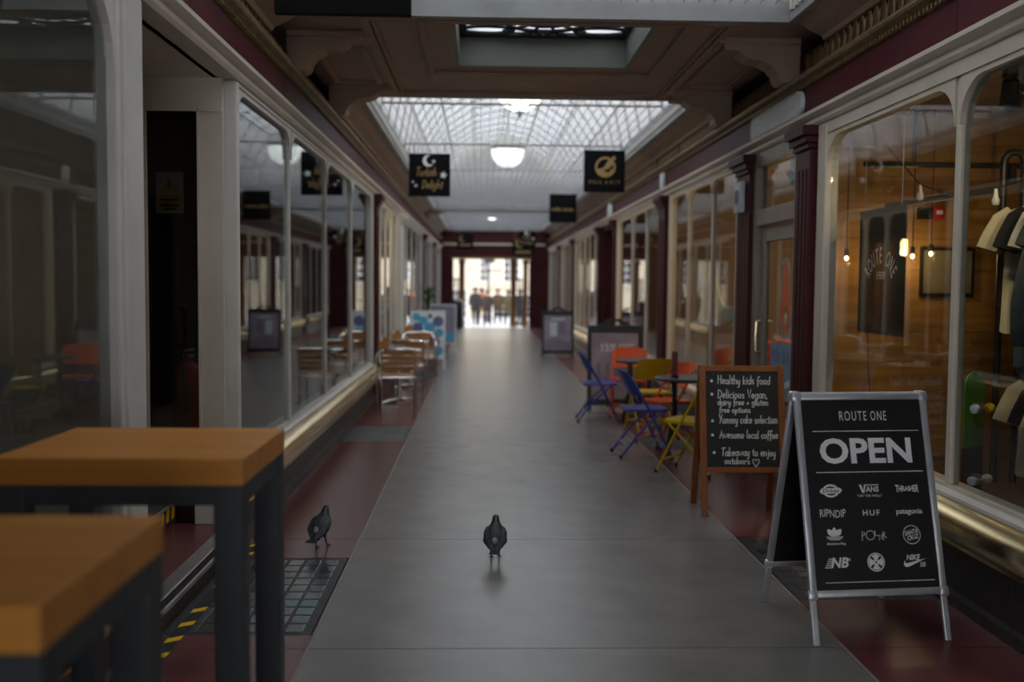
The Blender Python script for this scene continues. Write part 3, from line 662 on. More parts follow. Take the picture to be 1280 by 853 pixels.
for k in range(5): MB().box(-.08+.04*k-.008, -.08+.04*k+.008, -.02, .02, 0, 1.8).build('gate_bar', 'ironblack', t)
for z in (.1, .9, 1.7): MB().box(-.1, .1, -.025, .025, z, z+.04).build('gate_rail', 'ironblack', t)
t = thing('folded_gate', (1.4, 36.6, 0), 'dark folded gate standing at the right of the exit', 'gate')
for k in range(5): MB().box(-.08+.04*k-.008, -.08+.04*k+.008, -.02, .02, 0, 1.8).build('gate_bar', 'ironblack', t)
for z in (.1, .9, 1.7): MB().box(-.1, .1, -.025, .025, z, z+.04).build('gate_rail', 'ironblack', t)
t = thing('litter_bin', (-.85, 35.4, 0), 'black bin standing beside the exit on the left', 'bin')
MB().lathe([(.2, 0), (.22, .05), (.22, .85), (.2, .9)], 16).build('body', 'bframe', t, True); MB().lathe([(.23, .9), (.23, .96), (.1, 1.02), (.001, 1.02)], 16).build('lid', 'bframe', t, True)
# street outside
st = tag(MB().add([(-14, 36.2, -.012), (14, 36.2, -.012), (14, 45, -.36), (-14, 45, -.36), (14, 62, -.45), (-14, 62, -.45), (-14, 36.2, -1), (14, 36.2, -1), (14, 62, -1), (-14, 62, -1)],
    [(0, 1, 2, 3), (3, 2, 4, 5), (6, 7, 8, 9), (0, 1, 7, 6), (4, 5, 9, 8)]).build('street_ground', 'pave'), 'pale paved street sloping away beyond the exit', 'street', kind='structure')
fb = thing('street_building', (1, 60, -.45), 'pale stone building with sash windows across the street', 'building')
B = lambda nm, mb, m, p=None: mb.build(nm, m, p or fb, world=p is None)
rects = [(-4.2, -3.0, 1.6, 3.4), (-.1, .55, 1.7, 3.3), (1.35, 2.25, 1.7, 3.3), (3.9, 5.2, 1.6, 3.4), (-1.9, -.9, -.45, 1.2), (.7, 3.2, -.45, .9), (-6.5, -5.3, 1.6, 3.4), (6.4, 7.6, 1.6, 3.4)]
zs = [-.45, 1.4, 3.6, 7.5]
B('wall', MB().box(-13, 15, 60.2, 60.6, -.45, 9), 'limestone')
for k in range(3): B('string_course', MB().box(-13, 15, 60.08, 60.2, (1.32, 3.75, 6.8)[k], (1.46, 3.95, 7.0)[k]), 'limestone')
for k in range(10):
    for j in range(12):
        if not any(a-.1 < -3.5+.9*k+(.45 if j % 2 else 0)+.86 and b+.1 > -3.5+.9*k+(.45 if j % 2 else 0) and c-.05 < -.4+.42*j+.4 and d+.05 > -.4+.42*j for a, b, c, d in rects):
            B('stone_block', MB().box(-3.5+.9*k+(.45 if j % 2 else 0), -3.5+.9*k+(.45 if j % 2 else 0)+.87, 60.16, 60.2, -.4+.42*j, -.4+.42*j+.39), 'limestone')
for a, b, c, d in rects:
    f = B('window_frame', MB().box(a-.08, b+.08, 60.1, 60.2, c-.08, d+.08), 'white')
    for i in range(3):
        for j in range(4):
            x0 = a+(b-a)*i/3; z0_ = c+(d-c)*j/4; MB().box(x0+.03, x0+(b-a)/3-.03, 60.07, 60.1, z0_+.03, z0_+(d-c)/4-.03).build('window_pane', 'ironblack', f).location = -fb.location
t = thing('street_lamp', (.35, 50, -.39), 'black street lamp post seen through the exit', 'street lamp')
MB().lathe([(.12, 0), (.12, .4), (.06, .5), (.05, 3.2), (.001, 3.2)], 10).build('post', 'ironblack', t, True)
MB().box(-.1, .7, -.02, .02, 2.6, 2.66).box(-.25, .3, -.03, .03, 3.0, 3.25).build('finger_sign', 'ironblack', t)
# unseen end; doorway set close and sized to send daylight onto the sign boards
bw = thing('wall_rear', (CX, YA-.1, 0), 'unseen arcade end behind the viewer, doorway placed and sized to light the sign boards', 'wall', kind='structure')
B = lambda nm, mb, m: mb.build(nm, m, bw, world=True)
B('side_panel', MB().box(-5, -.8, YA-.2, YA, 0, 3.62), 'maroon'); B('side_panel', MB().box(1.75, 6.2, YA-.2, YA, 0, 3.62), 'maroon'); B('lintel', MB().box(-.8, 1.75, YA-.2, YA, 2.5, 3.62), 'maroon')

# ---------------------------------------------------------------- people in the street
def person(u, vfoot, Y, h, label, coat, legs, rz, lean=0, arms=.12, hair='hair'):
    p = yp(u, vfoot, Y); gz = -.36-(Y-45)*.0053
    t = thing('person', (p.x, Y, gz), label, 'person', rz)
    k = h/1.72
    V = [(0, 0, .95), (0, 0, 1.2), (0, .01, 1.42), (0, .02, 1.52), (0, .03, 1.60), (0, .03, 1.66),
         (.19, 0, 1.40), (.25, .02, 1.14), (.22+arms*.3, .16, .95), (-.19, 0, 1.40), (-.25, .02, 1.14), (-.22-arms*.3, .16, .95),
         (.10, 0, .88), (.11, .04+lean, .48), (.11, -.02+lean, .09), (.12, .13+lean, .04), (-.10, 0, .88), (-.11, .04-lean, .48), (-.11, -.04-lean, .09), (-.12, .11-lean, .04)]
    Rr = [(.17, .13), (.17, .12), (.16, .11), (.065, .065), (.09, .10), (.085, .095), (.075, .08), (.058, .06), (.04, .045), (.075, .08), (.058, .06), (.04, .045),
          (.10, .11), (.07, .075), (.045, .05), (.045, .035), (.10, .11), (.07, .075), (.045, .05), (.045, .035)]
    E = [(0, 1), (1, 2), (2, 3), (3, 4), (4, 5), (2, 6), (6, 7), (7, 8), (2, 9), (9, 10), (10, 11), (0, 12), (12, 13), (13, 14), (14, 15), (0, 16), (16, 17), (17, 18), (18, 19)]
    me = bpy.data.meshes.new('body'); me.from_pydata([(x*k, y*k, z*k) for x, y, z in V], E, [])
    o = bpy.data.objects.new('body', me); COL.objects.link(o); o.parent = t
    md = o.modifiers.new('skin', 'SKIN'); md.use_smooth_shade = True
    for i, sv in enumerate(me.skin_vertices[0].data): sv.radius = (Rr[i][0]*k, Rr[i][1]*k); sv.use_root = (i == 0)
    o.modifiers.new('sub', 'SUBSURF').levels = 1; o.modifiers['sub'].render_levels = 2
    mm, n_, l_, out_ = newmat('clothing'); pb = n_.new('ShaderNodeBsdfPrincipled'); pb.inputs['Roughness'].default_value = .9; l_.new(pb.outputs[0], out_.inputs[0])
    tc = n_.new('ShaderNodeTexCoord'); sx = n_.new('ShaderNodeSeparateXYZ'); l_.new(tc.outputs['Object'], sx.inputs[0])
    mp = n_.new('ShaderNodeMapRange'); mp.inputs[2].default_value = 1.75*k; l_.new(sx.outputs[2], mp.inputs[0])
    rp = n_.new('ShaderNodeValToRGB'); rp.color_ramp.interpolation = 'CONSTANT'; el = rp.color_ramp.elements
    el[0].position = 0; el[0].color = (.012, .011, .01, 1); el[1].position = .06; el[1].color = (*legs, 1)
    for ps, c in ((.48, coat), (.86, srgb(190, 140, 115))): q = el.new(ps); q.color = (*c, 1)
    l_.new(mp.outputs[0], rp.inputs[0]); l_.new(rp.outputs[0], pb.inputs[0]); me.materials.append(mm)
    hb = MB(); hb.ball((0, -.005, 1.655*k), .118*k, 16, (1, 1.12, 1.08)); hb.build('hair', hair, t, True)
    MB().ball((0, .135*k, 1.6*k), .02*k, 8, (.8, 1, 1.3)).build('nose', 'skin', t, True)
    cb_ = MB().lathe([(.205*k, .72*k), (.215*k, .74*k), (.21*k, .95*k), (.205*k, 1.15*k), (.19*k, 1.33*k), (.12*k, 1.44*k)], 20); 
    o2 = cb_.build('coat', mat('coat', coat, .9, 0, .2, 12), t, True); o2.scale = (1.08, .85, 1)
    return t
person(594, 408, 45.2, 1.72, 'person in dark coat at the left of the street group', (.012, .011, .012), (.01, .01, .012), .2, .12)
person(602, 407, 46.0, 1.70, 'person in orange brown jacket walking in the street group', (.22, .07, .025), (.012, .012, .014), -.3, .1)
person(609, 408, 44.6, 1.60, 'person in black coat and bag in front of the orange jacket', (.02, .01, .009), (.012, .01, .01), 2.8, .14)
person(622, 406, 46.5, 1.66, 'person with mustard scarf walking alone in the middle of the exit', (.05, .03, .012), (.01, .01, .012), 3.0, .16)
person(635, 408, 45.4, 1.62, 'person in olive jacket by the right exit post', (.06, .045, .015), (.008, .008, .01), -.5, .08)
person(650, 408, 44.8, 1.66, 'person in black at the right edge of the exit', (.01, .01, .011), (.008, .008, .01), .4, .05)

# ---------------------------------------------------------------- hanging signs
RX = Matrix.Rotation(math.pi/2, 4, 'X')       # xy drawing -> upright, facing the viewer
def hsign(u0, u1, v0, v1, Y, label, deco=None, rod=True):
    a = yp(u0, v1, Y); b = yp(u1, v0, Y); w_ = b.x-a.x; h = b.z-a.z
    t = thing('hanging_sign', ((a.x+b.x)/2, Y, (a.z+b.z)/2), label, 'sign')
    MB(RX).box(-w_/2, w_/2, -h/2, h/2, -.02, .02, .004).build('panel', 'sign', t)
    for s in (-.38, .38): MB().tube([(s*w_, 0, h/2), (s*w_, 0, 3.64-t.location.z)], .006, 6).build('rod', 'net', t)
    if deco: deco(t, w_/.6)
    return t
def star(mb, x, y, r, z, n=5):
    return mb.poly([(x+(r if k % 2 == 0 else r*.42)*math.sin(math.pi*k/n+.2), y+(r if k % 2 == 0 else r*.42)*math.cos(math.pi*k/n+.2)) for k in range(2*n)], z)
def crescent(mb, x, y, r, z):
    o = [(x+r*math.cos(math.radians(a)), y+r*math.sin(math.radians(a))) for a in range(60, 321, 20)]
    i = [(x+.38*r+.78*r*math.cos(math.radians(a)), y+.12*r+.78*r*math.sin(math.radians(a))) for a in range(300, 79, -20)]
    return mb.poly(o+i, z)
G.update({'K': (.56, [[(.05, 1), (.05, 0)], [(.5, 1), (.07, .5), (.52, 0)]])})
def deco_td(t, k):
    mb = MB(RX); crescent(mb, -.015*k, .205*k, .085*k, .0215); mb.build('moon', 'printw', t)
    for x, y, q in ((.06, .195, .032), (.20, .0, .06), (-.24, -.1, .024), (-.195, -.155, .03)):
        mb = MB(RX); star(mb, x*k, y*k, q*k, .0215); mb.build('star', 'printw', t)
    mb = MB(RX); hand(mb, 'Turkish', -.2*k, -.01*k, .12*k, .30*k, .013*k, .0215, .25, 3); mb.build('lettering', 'gold', t); mb = MB(RX); hand(mb, 'Delight', -.11*k, -.19*k, .12*k, .30*k, .013*k, .0215, .25, 4); mb.build('lettering', 'gold', t)
def deco_fox(t, k):
    mb = MB(RX); mb.disc(.01*k, .06*k, .15*k, .0215, 32, .118*k)
    mb.poly([(-.13*k, .03*k), (-.02*k, .05*k), (.06*k, .17*k), (.13*k, .2*k), (.11*k, .09*k), (.06*k, .04*k), (-.02*k, .01*k), (.06*k, -.02*k), (.11*k, .05*k), (.12*k, -.01*k), (.06*k, -.07*k), (-.05*k, -.07*k), (-.11*k, -.02*k)], .022)
    mb.disc(.13*k, .19*k, .03*k, .0225); mb.build('fox_emblem', 'gold', t)
    mb = MB(RX); add_text(mb, 'FOX', -.13*k, -.16*k, .075*k, .0215, fit=.19*k, spacing=1.2); mb.build('lettering', 'goldd', t)
    mb = MB(RX); add_text(mb, '&', .03*k, -.16*k, .075*k, .0215); mb.build('lettering', 'goldd', t); mb = MB(RX); add_text(mb, 'KIT', .16*k, -.16*k, .075*k, .0215, fit=.15*k, spacing=1.2); mb.build('lettering', 'goldd', t)
def deco_milk(t, k):
    mb = MB(RX); add_text(mb, 'milk.', -.14*k, -.02*k, .11*k, .0215, bold=.02, fit=.22*k); mb.build('lettering', 'gold', t); mb = MB(RX); add_text(mb, 'caven.', .12*k, -.02*k, .11*k, .0215, bold=.02, fit=.27*k); mb.build('lettering', 'gold', t)
def deco_far(t, k):
    mb = MB(RX); crescent(mb, -.1*k, .1*k, .12*k, .0215); mb.build('emblem', 'goldd', t); mb = MB(RX); mb.box(-.2*k, .2*k, -.16*k, -.09*k, .0205, .0215); mb.build('printed_line', 'goldd', t)
hsign(511, 563, 192.5, 245.5, 14.35, 'black hanging sign with white moon and gold Turkish Delight script', deco_td)
hsign(729.5, 781.5, 188.5, 240.5, 14.35, 'black hanging sign with gold fox emblem and FOX & KIT lettering', deco_fox)
hsign(686.5, 721, 243, 278.5, 21.3, 'small black hanging sign with one line of gold lettering', deco_milk)
hsign(571, 592, 292, 312, 33.2, 'distant black hanging sign with dull gold mark left of the exit', deco_far)
hsign(649, 670, 289, 308, 32, 'distant black hanging sign with white mark right of the exit', deco_td)
hsign(640, 668, 301, 318, 35, 'farthest black hanging sign with dull gold lettering above the exit', deco_far)
a = yp(346, 18, 4.5); b = yp(512, 15, 4.5)
t = thing('hanging_sign', ((a.x+b.x)/2, 4.5, a.z+.3), 'nearest black hanging sign, cut off at the top of the picture', 'sign')
MB(RX).box(-.3, .3, -.3, .3, -.02, .02, .004).build('panel', 'sign', t)
for s in (-.23, .23): MB().tube([(s, 0, .3), (s, 0, 3.64-t.location.z)], .006, 6).build('rod', 'net', t)

# ---------------------------------------------------------------- A-boards
def leaf_xf(lean_y, h, side):   # drawing plane x right, y up, z toward the viewer (front) or away (rear)
    ln = math.hypot(lean_y, h); ang = math.atan2(lean_y, h)
    if side > 0: return Matrix.Rotation(math.pi/2-ang, 4, 'X'), ln
    return Matrix.Rotation(math.pi, 4, 'Z') @ Matrix.Rotation(math.pi/2-ang, 4, 'X'), ln
# open board
p0 = gp(1018, 808); p1 = gp(1190, 801); c0 = (p0+p1)/2; W_ = (p1-p0).length
ob = thing('sandwich_board', c0, 'silver framed black sandwich board reading ROUTE ONE OPEN with brand logos', 'sign board', math.atan2(p1.y-p0.y, p1.x-p0.x))
LEAN, HB = .30, 1.095
for side in (1, -1):
    xf, ln = leaf_xf(LEAN, HB, side)
    if side < 0: xf = Matrix.Translation((0, 2*LEAN+.03, 0)) @ xf
    fw = .032; hw = W_/2; y0 = .205
    for x in (-hw, hw-.028): MB(xf).box(x, x+.028, 0, y0, -.018, .0, .003).build('leg', 'alu2', ob)
    for a in ((-hw, hw, ln-fw, ln), (-hw, hw, y0, y0+fw), (-hw, -hw+fw, y0+fw, ln-fw), (hw-fw, hw, y0+fw, ln-fw)): MB(xf).box(*a, -.014, .010, .005).build('frame_rail', 'alu2', ob, True)
    for x in (-hw+.014, hw-.014):
        for yy in (y0+.014, ln-.014): MB(xf).box(x-.024, x+.024, yy-.024, yy+.024, -.012, .0125, .011).build('corner_cap', 'alu2', ob, True)
    pn = MB(xf).box(-hw+fw-.004, hw-fw+.004, y0+fw-.004, ln-fw+.004, -.012, .002).build('panel', 'blackp', ob)
    if side > 0:
        S = lambda s: -hw+s*W_; T = lambda t_: ln-t_*(ln-y0); z = .0028
        def part(nm, fn, lab=None):
            mb = MB(xf); fn(mb); o = mb.build(nm, 'printw', pn)
            if lab: o['label'] = lab
        part('heading_lettering', lambda m: add_text(m, 'ROUTE', -.044, T(.118), .064, z, fit=.135, spacing=1.25)); part('heading_lettering', lambda m: add_text(m, 'ONE', .082, T(.118), .064, z, fit=.078, spacing=1.25))
        part('open_lettering', lambda m: add_text(m, 'OPEN', 0.003, T(.298), .158, z, bold=.03, fit=.452), 'large white word OPEN')
        for q in (.192, .397, .93): part('rule_line', lambda m: m.box(S(.12), S(.92), T(q)-.0015, T(q)+.0015, z, z+.0004))
        c3 = (S(.215), S(.50), S(.785)); r4 = (T(.488), T(.60), T(.71), T(.838))
        def dickies(m):
            x, y = c3[0], r4[0]; e = lambda a, b, k=28: [(x+a*math.cos(2*math.pi*i/k), y+b*math.sin(2*math.pi*i/k)) for i in range(k)]
            o, i_ = e(.040, .030), e(.032, .021)
            m.add([(*q, z) for q in o]+[(*q, z) for q in i_], [(k, (k+1) % 28, 28+(k+1) % 28, 28+k) for k in range(28)])
            m.poly([(x-.055, y-.004), (x-.044, y+.012), (x+.044, y+.014), (x+.055, y+.004), (x+.044, y-.012), (x-.044, y-.014)], z+.0004)
        part('round_workwear_logo', dickies)
        mb = MB(xf); add_text(mb, 'Dickies', c3[0], r4[0], .026, z+.0009, fit=.08, shear=.2, bold=.01); mb.build('round_logo_lettering', 'blackp', pn)
        def vans(m):
            x, y = c3[1], r4[0]+.006; m.poly([(x-.048, y+.020), (x-.036, y+.020), (x-.028, y-.008), (x-.022, y+.020), (x+.048, y+.020), (x+.048, y+.016), (x-.015, y+.016), (x-.024, y-.018), (x-.034, y-.018)], z)
            add_text(m, 'ANS', x+.016, y-.003, .034, z, bold=.02, fit=.064); add_text(m, '"OFF THE WALL"', x, y-.032, .015, z, fit=.122, bold=.01)
        part('skate_shoe_logo', vans)
        def thr(m):
            vs, fs = text_geo('THRASHER', .04, bold=.02); x0 = min(v.x for v in vs); x1 = max(v.x for v in vs)
            m.add([Vector((c3[2]+(v.x-x0)/(x1-x0)*.114-.057, r4[0]+v.y*(.7+.7*abs((v.x-x0)/(x1-x0)-.5)*1.6)+.003, z)) for v in vs], fs)
        part('flared_magazine_logo', thr)
        def rip(m):
            vs, fs = text_geo('RIPNDIP', .05, bold=.004); x0 = min(v.x for v in vs); x1 = max(v.x for v in vs)
            m.add([Vector((c3[0]+(v.x-x0)/(x1-x0)*.125-.062, r4[1]+v.y+.003*math.sin(40*(v.x-x0)), z)) for v in vs], fs)
        part('hand_drawn_logo', rip)
        part('three_letter_logo', lambda m: add_text(m, 'HUF', c3[1], r4[1], .036, z, fit=.082, bold=.015, spacing=1.3))
        part('lowercase_logo', lambda m: add_text(m, 'patagonia', c3[2], r4[1]+.004, .034, z, fit=.128, bold=.012))
        def tref(m):
            x, y = c3[0], r4[2]+.014
            for a, ln_ in ((0, .046), (42, .05), (-42, .05)):
                a = math.radians(a); dx, dy = math.sin(a), math.cos(a); px, py = dy, -dx
                m.poly([(x+dx*ln_*t1+px*w1*.013, y-.018+dy*ln_*t1+py*w1*.013) for t1, w1 in ((.1, 0), (.35, .7), (.6, 1), (.85, .6), (1, 0), (.85, -.6), (.6, -1), (.35, -.7))], z+.0003*a)
            for k, ww in enumerate((.040, .036, .026)): m.box(x-ww, x+ww, y-.018-.006*k, y-.0145-.006*k, z, z+.0005)
            add_text(m, 'skateboarding', x+.004, y-.046, .017, z, fit=.09, bold=.01)
        part('three_leaf_logo', tref)
        def polar(m):
            x, y = c3[1], r4[2]; w2 = .0032; m.disc(x-.015, y+.002, .022, z, 24, .0188)
            for ln_ in ([(x-.056, y-.02), (x-.054, y+.02), (x-.042, y+.014), (x-.045, y+.002), (x-.054, y)], [(x+.009, y+.022), (x+.008, y), (x+.026, y)], [(x+.026, y-.02), (x+.03, y+.002), (x+.038, y-.018), (x+.042, y+.004)], [(x+.046, y-.02), (x+.048, y+.018), (x+.058, y+.012), (x+.05, y), (x+.062, y-.012)]): m.ribbon(ln_, w2, z)
        part('thin_line_logo', polar)
        def sc(m):
            x, y = c3[2], r4[2]; m.disc(x, y, .043, z, 28, .040)
            for s_, dy in (('SANTA', .011), ('CRUZ', -.013)):
                vs, fs = text_geo(s_, .028, bold=.02, shear=.2); ca, sa = math.cos(.2), math.sin(.2)
                m.add([Vector((x+v.x*ca*.75-(v.y+dy)*sa, y+v.x*sa*.75+(v.y+dy)*ca, z)) for v in vs], fs)
        part('circular_lettered_logo', sc)
        def nb_(m):
            x, y = c3[0], r4[3]; add_text(m, 'NB', x+.012, y, .062, z, bold=.03, shear=.25, fit=.085); add_text(m, 'n', x+.058, y+.016, .024, z, shear=.2, bold=.02)
            for k in range(5): m.box(x-.06+.005*k, x-.022+.004*k, y-.021+.0095*k, y-.017+.0095*k, z, z+.0004)
        part('striped_initials_logo', nb_)
        def ind(m):
            x, y = c3[1], r4[3]; m.disc(x, y, .042, z, 28, .037)
            for k in range(4):
                a = math.pi/2*k; rot = lambda q: (x+q[0]*math.cos(a)-q[1]*math.sin(a), y+q[0]*math.sin(a)+q[1]*math.cos(a))
                m.poly([rot(q) for q in ((-.006, .004), (.006, .004), (.012, .02), (.022, .028), (.0, .036), (-.022, .028), (-.012, .02))], z+.0004)
        part('iron_cross_logo', ind)
        def nike(m):
            x, y = c3[2], r4[3]; m.poly([(x-.052, y-.006), (x-.046, y+.006), (x-.047, y-.006), (x-.036, y-.009), (x+.058, y+.012), (x-.028, y-.024), (x-.044, y-.026), (x-.052, y-.018)], z)
            add_text(m, 'NIKE', x-.004, y+.016, .034, z, bold=.025, shear=.25, fit=.068); add_text(m, 'SB', x+.037, y-.017, .028, z, bold=.02, shear=.2)
        part('swoosh_logo', nike)
MB().tube([(-W_/2+.02, LEAN+.015, HB-.01), (W_/2-.02, LEAN+.015, HB-.01)], .016, 8).build('hinge_bar', 'alu2', ob, True)

# chalkboard
pf = gp(878, 646); cw = .60
cbd = thing('chalkboard_stand', (pf.x+cw/2-.005, pf.y, 0), 'wooden framed chalkboard stand listing food in white handwriting', 'sign board', -.02)
HB, LEAN = 1.035, .20
for side in (1, -1):
    xf, ln = leaf_xf(LEAN, HB, side)
    if side < 0: xf = Matrix.Translation((0, 2*LEAN+.02, 0)) @ xf
    hw = cw/2; yb = .30; fw = .045
    for x in (-hw, hw-fw): MB(xf).box(x, x+fw, 0, ln, -.012, .012, .003).build('stile', 'pine', cbd)
    for yy in (yb, ln-fw): MB(xf).box(-hw+fw, hw-fw, yy, yy+fw*.85, -.011, .011, .003).build('rail', 'pine', cbd)
    pn = MB(xf).box(-hw+fw, hw-fw, yb+.03, ln-fw+.005, -.006, .004).build('board', 'chalk_board', cbd)
    if side > 0:
        ix0 = -hw+fw; iw = cw-2*fw; top_ = ln-fw; ih = top_-yb-.038
        def chalk(nm, s, px0, px1, py, cap, sd):
            t_ = (py-78)/487; xl = 140+18*t_; mb = MB(xf)
            hand(mb, s, ix0+(px0-xl)/365*iw, top_-t_*ih, cap, (px1-px0)/365*iw, .0055, .005, .08, sd); mb.build(nm, 'chalk', pn)
        for i, (s, a, b_, y_, c_) in enumerate((('Healthy kids food', 203, 470, 142, .058), ('Delicious Vegan,', 205, 458, 214, .058), ('dairy free + gluten', 205, 462, 250, .045), ('free options', 214, 372, 288, .042), ('Yummy cake selection', 212, 510, 342, .056), ('Awesome local coffee', 218, 513, 418, .054), ('Takeaway to enjoy', 228, 502, 507, .056), ('outdoors', 245, 372, 548, .046))):
            chalk('chalk_lettering', s, a, b_, y_, c_, 20+i)
        for bx, by in ((172, 127), (175, 195), (181, 331), (182, 403), (192, 491)):
            t_ = (by-78)/487; xl = 140+18*t_; MB(xf).disc(ix0+(bx-xl)/365*iw, top_-t_*ih, .010, .005, 12).build('chalk_bullet', 'chalk', pn)
        t_ = (540-78)/487; xl = 140+18*t_; hx = ix0+(402-xl)/365*iw; hy = top_-t_*ih
        MB(xf).ribbon([(hx, hy-.03), (hx-.024, hy+.004), (hx-.02, hy+.022), (hx-.008, hy+.022), (hx, hy+.01), (hx+.008, hy+.022), (hx+.022, hy+.020), (hx+.022, hy+.004), (hx, hy-.03)], .0055, .005).build('chalk_heart', 'chalk', pn)
MB().tube([(0, .12, .42), (.0, .2, .33), (0, .3, .42)], .004, 6).build('stay_cord', 'net', cbd)

# swing boards
def swing(u0, u1, vtop, vbase, label, deco, handle=True):
    a = gp(u0, vbase); b = gp(u1, vbase); W2 = b.x-a.x; h = yp(u0, vtop, a.y).z-(.07 if handle else 0)
    t = thing('swing_board', ((a.x+b.x)/2, a.y, 0), label, 'sign board')
    hw = W2/2
    for s in (-1, 1): MB().box(s*(hw-.025)-.02, s*(hw-.025)+.02, -.04, .42, 0, .07, .008).build('foot', 'bframe', t)
    xf = Matrix.Translation((0, .02, .06)) @ Matrix.Rotation(math.pi/2-.06, 4, 'X'); hh_ = h-.06
    for a_ in ((-hw, hw, hh_-.09, hh_), (-hw, hw, 0, .08), (-hw, -hw+.05, .08, hh_-.09), (hw-.05, hw, .08, hh_-.09)): MB(xf).box(*a_, -.02, .02, .006).build('frame_rail', 'bframe', t)
    if handle:
        MB(xf).prism([(-hw*.62, hh_), (-.12, hh_+.045), (-.07, hh_+.085), (.07, hh_+.085), (.12, hh_+.045), (hw*.62, hh_), (.06, hh_+.012), (.05, hh_+.05), (-.05, hh_+.05), (-.06, hh_+.012)], -.018, .018, 'z').build('handle', 'bframe', t)
    pn = MB(xf).box(-hw+.05, hw-.05, .08, hh_-.09, -.006, .006).build('poster', 'plav', t)
    deco(pn, xf, hw-.06, .09, hh_-.10)
    return t
def deco15(p, xf, hw, y0, y1):
    mb = MB(xf); add_text(mb, '15%', -.075, y0+(y1-y0)*.77, .14, .008, fit=.19, bold=.01); mb.build('lettering', 'printw', p); mb = MB(xf); add_text(mb, 'OFF', .145, y0+(y1-y0)*.77, .14, .008, fit=.19, bold=.01); mb.build('lettering', 'printw', p)
    for k in range(5): MB(xf).box(-hw*.8+k*.11, -hw*.8+k*.11+.05, y0+.16, y0+.45, .0065, .0075).build('picture_stripe', 'plavd', p)
def deco_b(p, xf, hw, y0, y1):
    MB(xf).box(-hw*.6, -hw*.05, y0+.3, y1-.14, .0065, .0075).build('picture_panel', 'pwhite', p); MB(xf).box(hw*.05, hw*.55, y0+.34, y1-.14, .0065, .0075).build('picture_panel', 'plavd', p)
    MB(xf).poly([(-hw*.9, y0+.02), (hw*.9, y0+.02), (hw*.9, y0+.16), (0, y0+.26), (-hw*.9, y0+.2)], .008).build('picture_ground', 'plavd', p); MB(xf).box(-.15, .15, y1-.10, y1-.05, .008, .009).build('heading_bar', 'pwhite', p)
swing(734, 802, 400, 513, 'black swing board with lavender 15% OFF poster behind the folding chairs', deco15)
swing(677, 717, 385, 446, 'distant black swing board with pale poster on the right of the path', deco_b)
def poster_board(u0, u1, vtop, vbase, label, deco, fm='pwhite'):
    a = gp(u0, vbase); b = gp(u1, vbase); W2 = b.x-a.x; h = yp(u0, vtop, a.y+.2).z
    t = thing('poster_board', ((a.x+b.x)/2, a.y, 0), label, 'sign board'); hw = W2/2
    for side in (1, -1):
        xf, ln = leaf_xf(.2, h, side)
        if side < 0: xf = Matrix.Translation((0, .43, 0)) @ xf
        for x in (-hw, hw-.03): MB(xf).box(x, x+.03, 0, ln, -.012, .012, .003).build('stile', fm, t)
        for yy in (.2, ln-.035): MB(xf).box(-hw+.03, hw-.03, yy, yy+.035, -.012, .012, .003).build('rail', fm, t)
        pn = MB(xf).box(-hw+.03, hw-.03, .235, ln-.035, -.005, .005).build('poster', 'pwhite' if deco == 1 else 'plavd', t)
        if side > 0:
            w2, h2, yb = W2-.06, ln-.27, .235
            if deco == 1:
                for sx, sy, r, m_ in ((.13, .9, .075, 'pblue'), (.35, .82, .085, 'pblue'), (.56, .92, .045, 'pblue2'), (.82, .80, .10, 'pblue2'), (.17, .66, .105, 'pblue2'), (.55, .66, .10, 'pblue'), (.85, .55, .09, 'pblue'), (.3, .45, .09, 'pblue'), (.7, .35, .11, 'pblue2'), (.25, .2, .11, 'pblue'), (.85, .15, .09, 'pblue'), (.55, .12, .07, 'pblue2')):
                    MB(xf).disc(-w2/2+sx*w2, yb+sy*h2, min(r, sx*w2, (1-sx)*w2, sy*h2, (1-sy)*h2), .0062+.0004*sx, 20).build('printed_disc', m_, pn)
            else:
                MB(xf).box(0, w2*.48, yb+.04, yb+.22*h2+.04, .0055, .0065).build('printed_block', 'pblue', pn); MB(xf).box(-w2*.1, w2*.12, yb+h2*.55, yb+h2*.85, .0055, .0065).build('printed_block', 'pblue', pn)
    return t
poster_board(512.5, 556, 388.5, 463, 'white poster board with blue and slate discs beyond the cafe chairs', 1)
poster_board(536, 570, 380.5, 441, 'grey blue poster board behind the disc poster board', 2)
# planter
t = thing('potted_palm', (-1.12, 21.2, 0), 'green leafy plant in tall dark planter behind the poster boards', 'plant')
MB().lathe([(.12, 0), (.14, .02), (.18, .95), (.19, 1.0), (.16, 1.0), (.15, .95)], 16).build('planter', 'pot', t, True)
for k in range(22):
    a = k*2.4; r = .10+.13*((k*7) % 5)/5; zt = 1.2+.3*((k*3) % 7)/7; d = Vector((math.cos(a), math.sin(a), 0)); q = Vector((-d.y, d.x, 0))
    pts = [Vector((0, 0, .95)), d*r*.35+Vector((0, 0, zt)), d*r*.8+Vector((0, 0, zt+.06)), d*r*1.25+Vector((0, 0, zt-.04))]; ww = [.01, .03, .025, .003]
    MB().add([p+q*w_ for p, w_ in zip(pts, ww)]+[p-q*w_ for p, w_ in zip(pts, ww)]+[p+Vector((0, 0, -.006)) for p in pts], [(i, i+1, i+9, i+8) for i in range(3)]+[(i+8, i+9, i+5, i+4) for i in range(3)]).build('leaf', 'leaf', t)

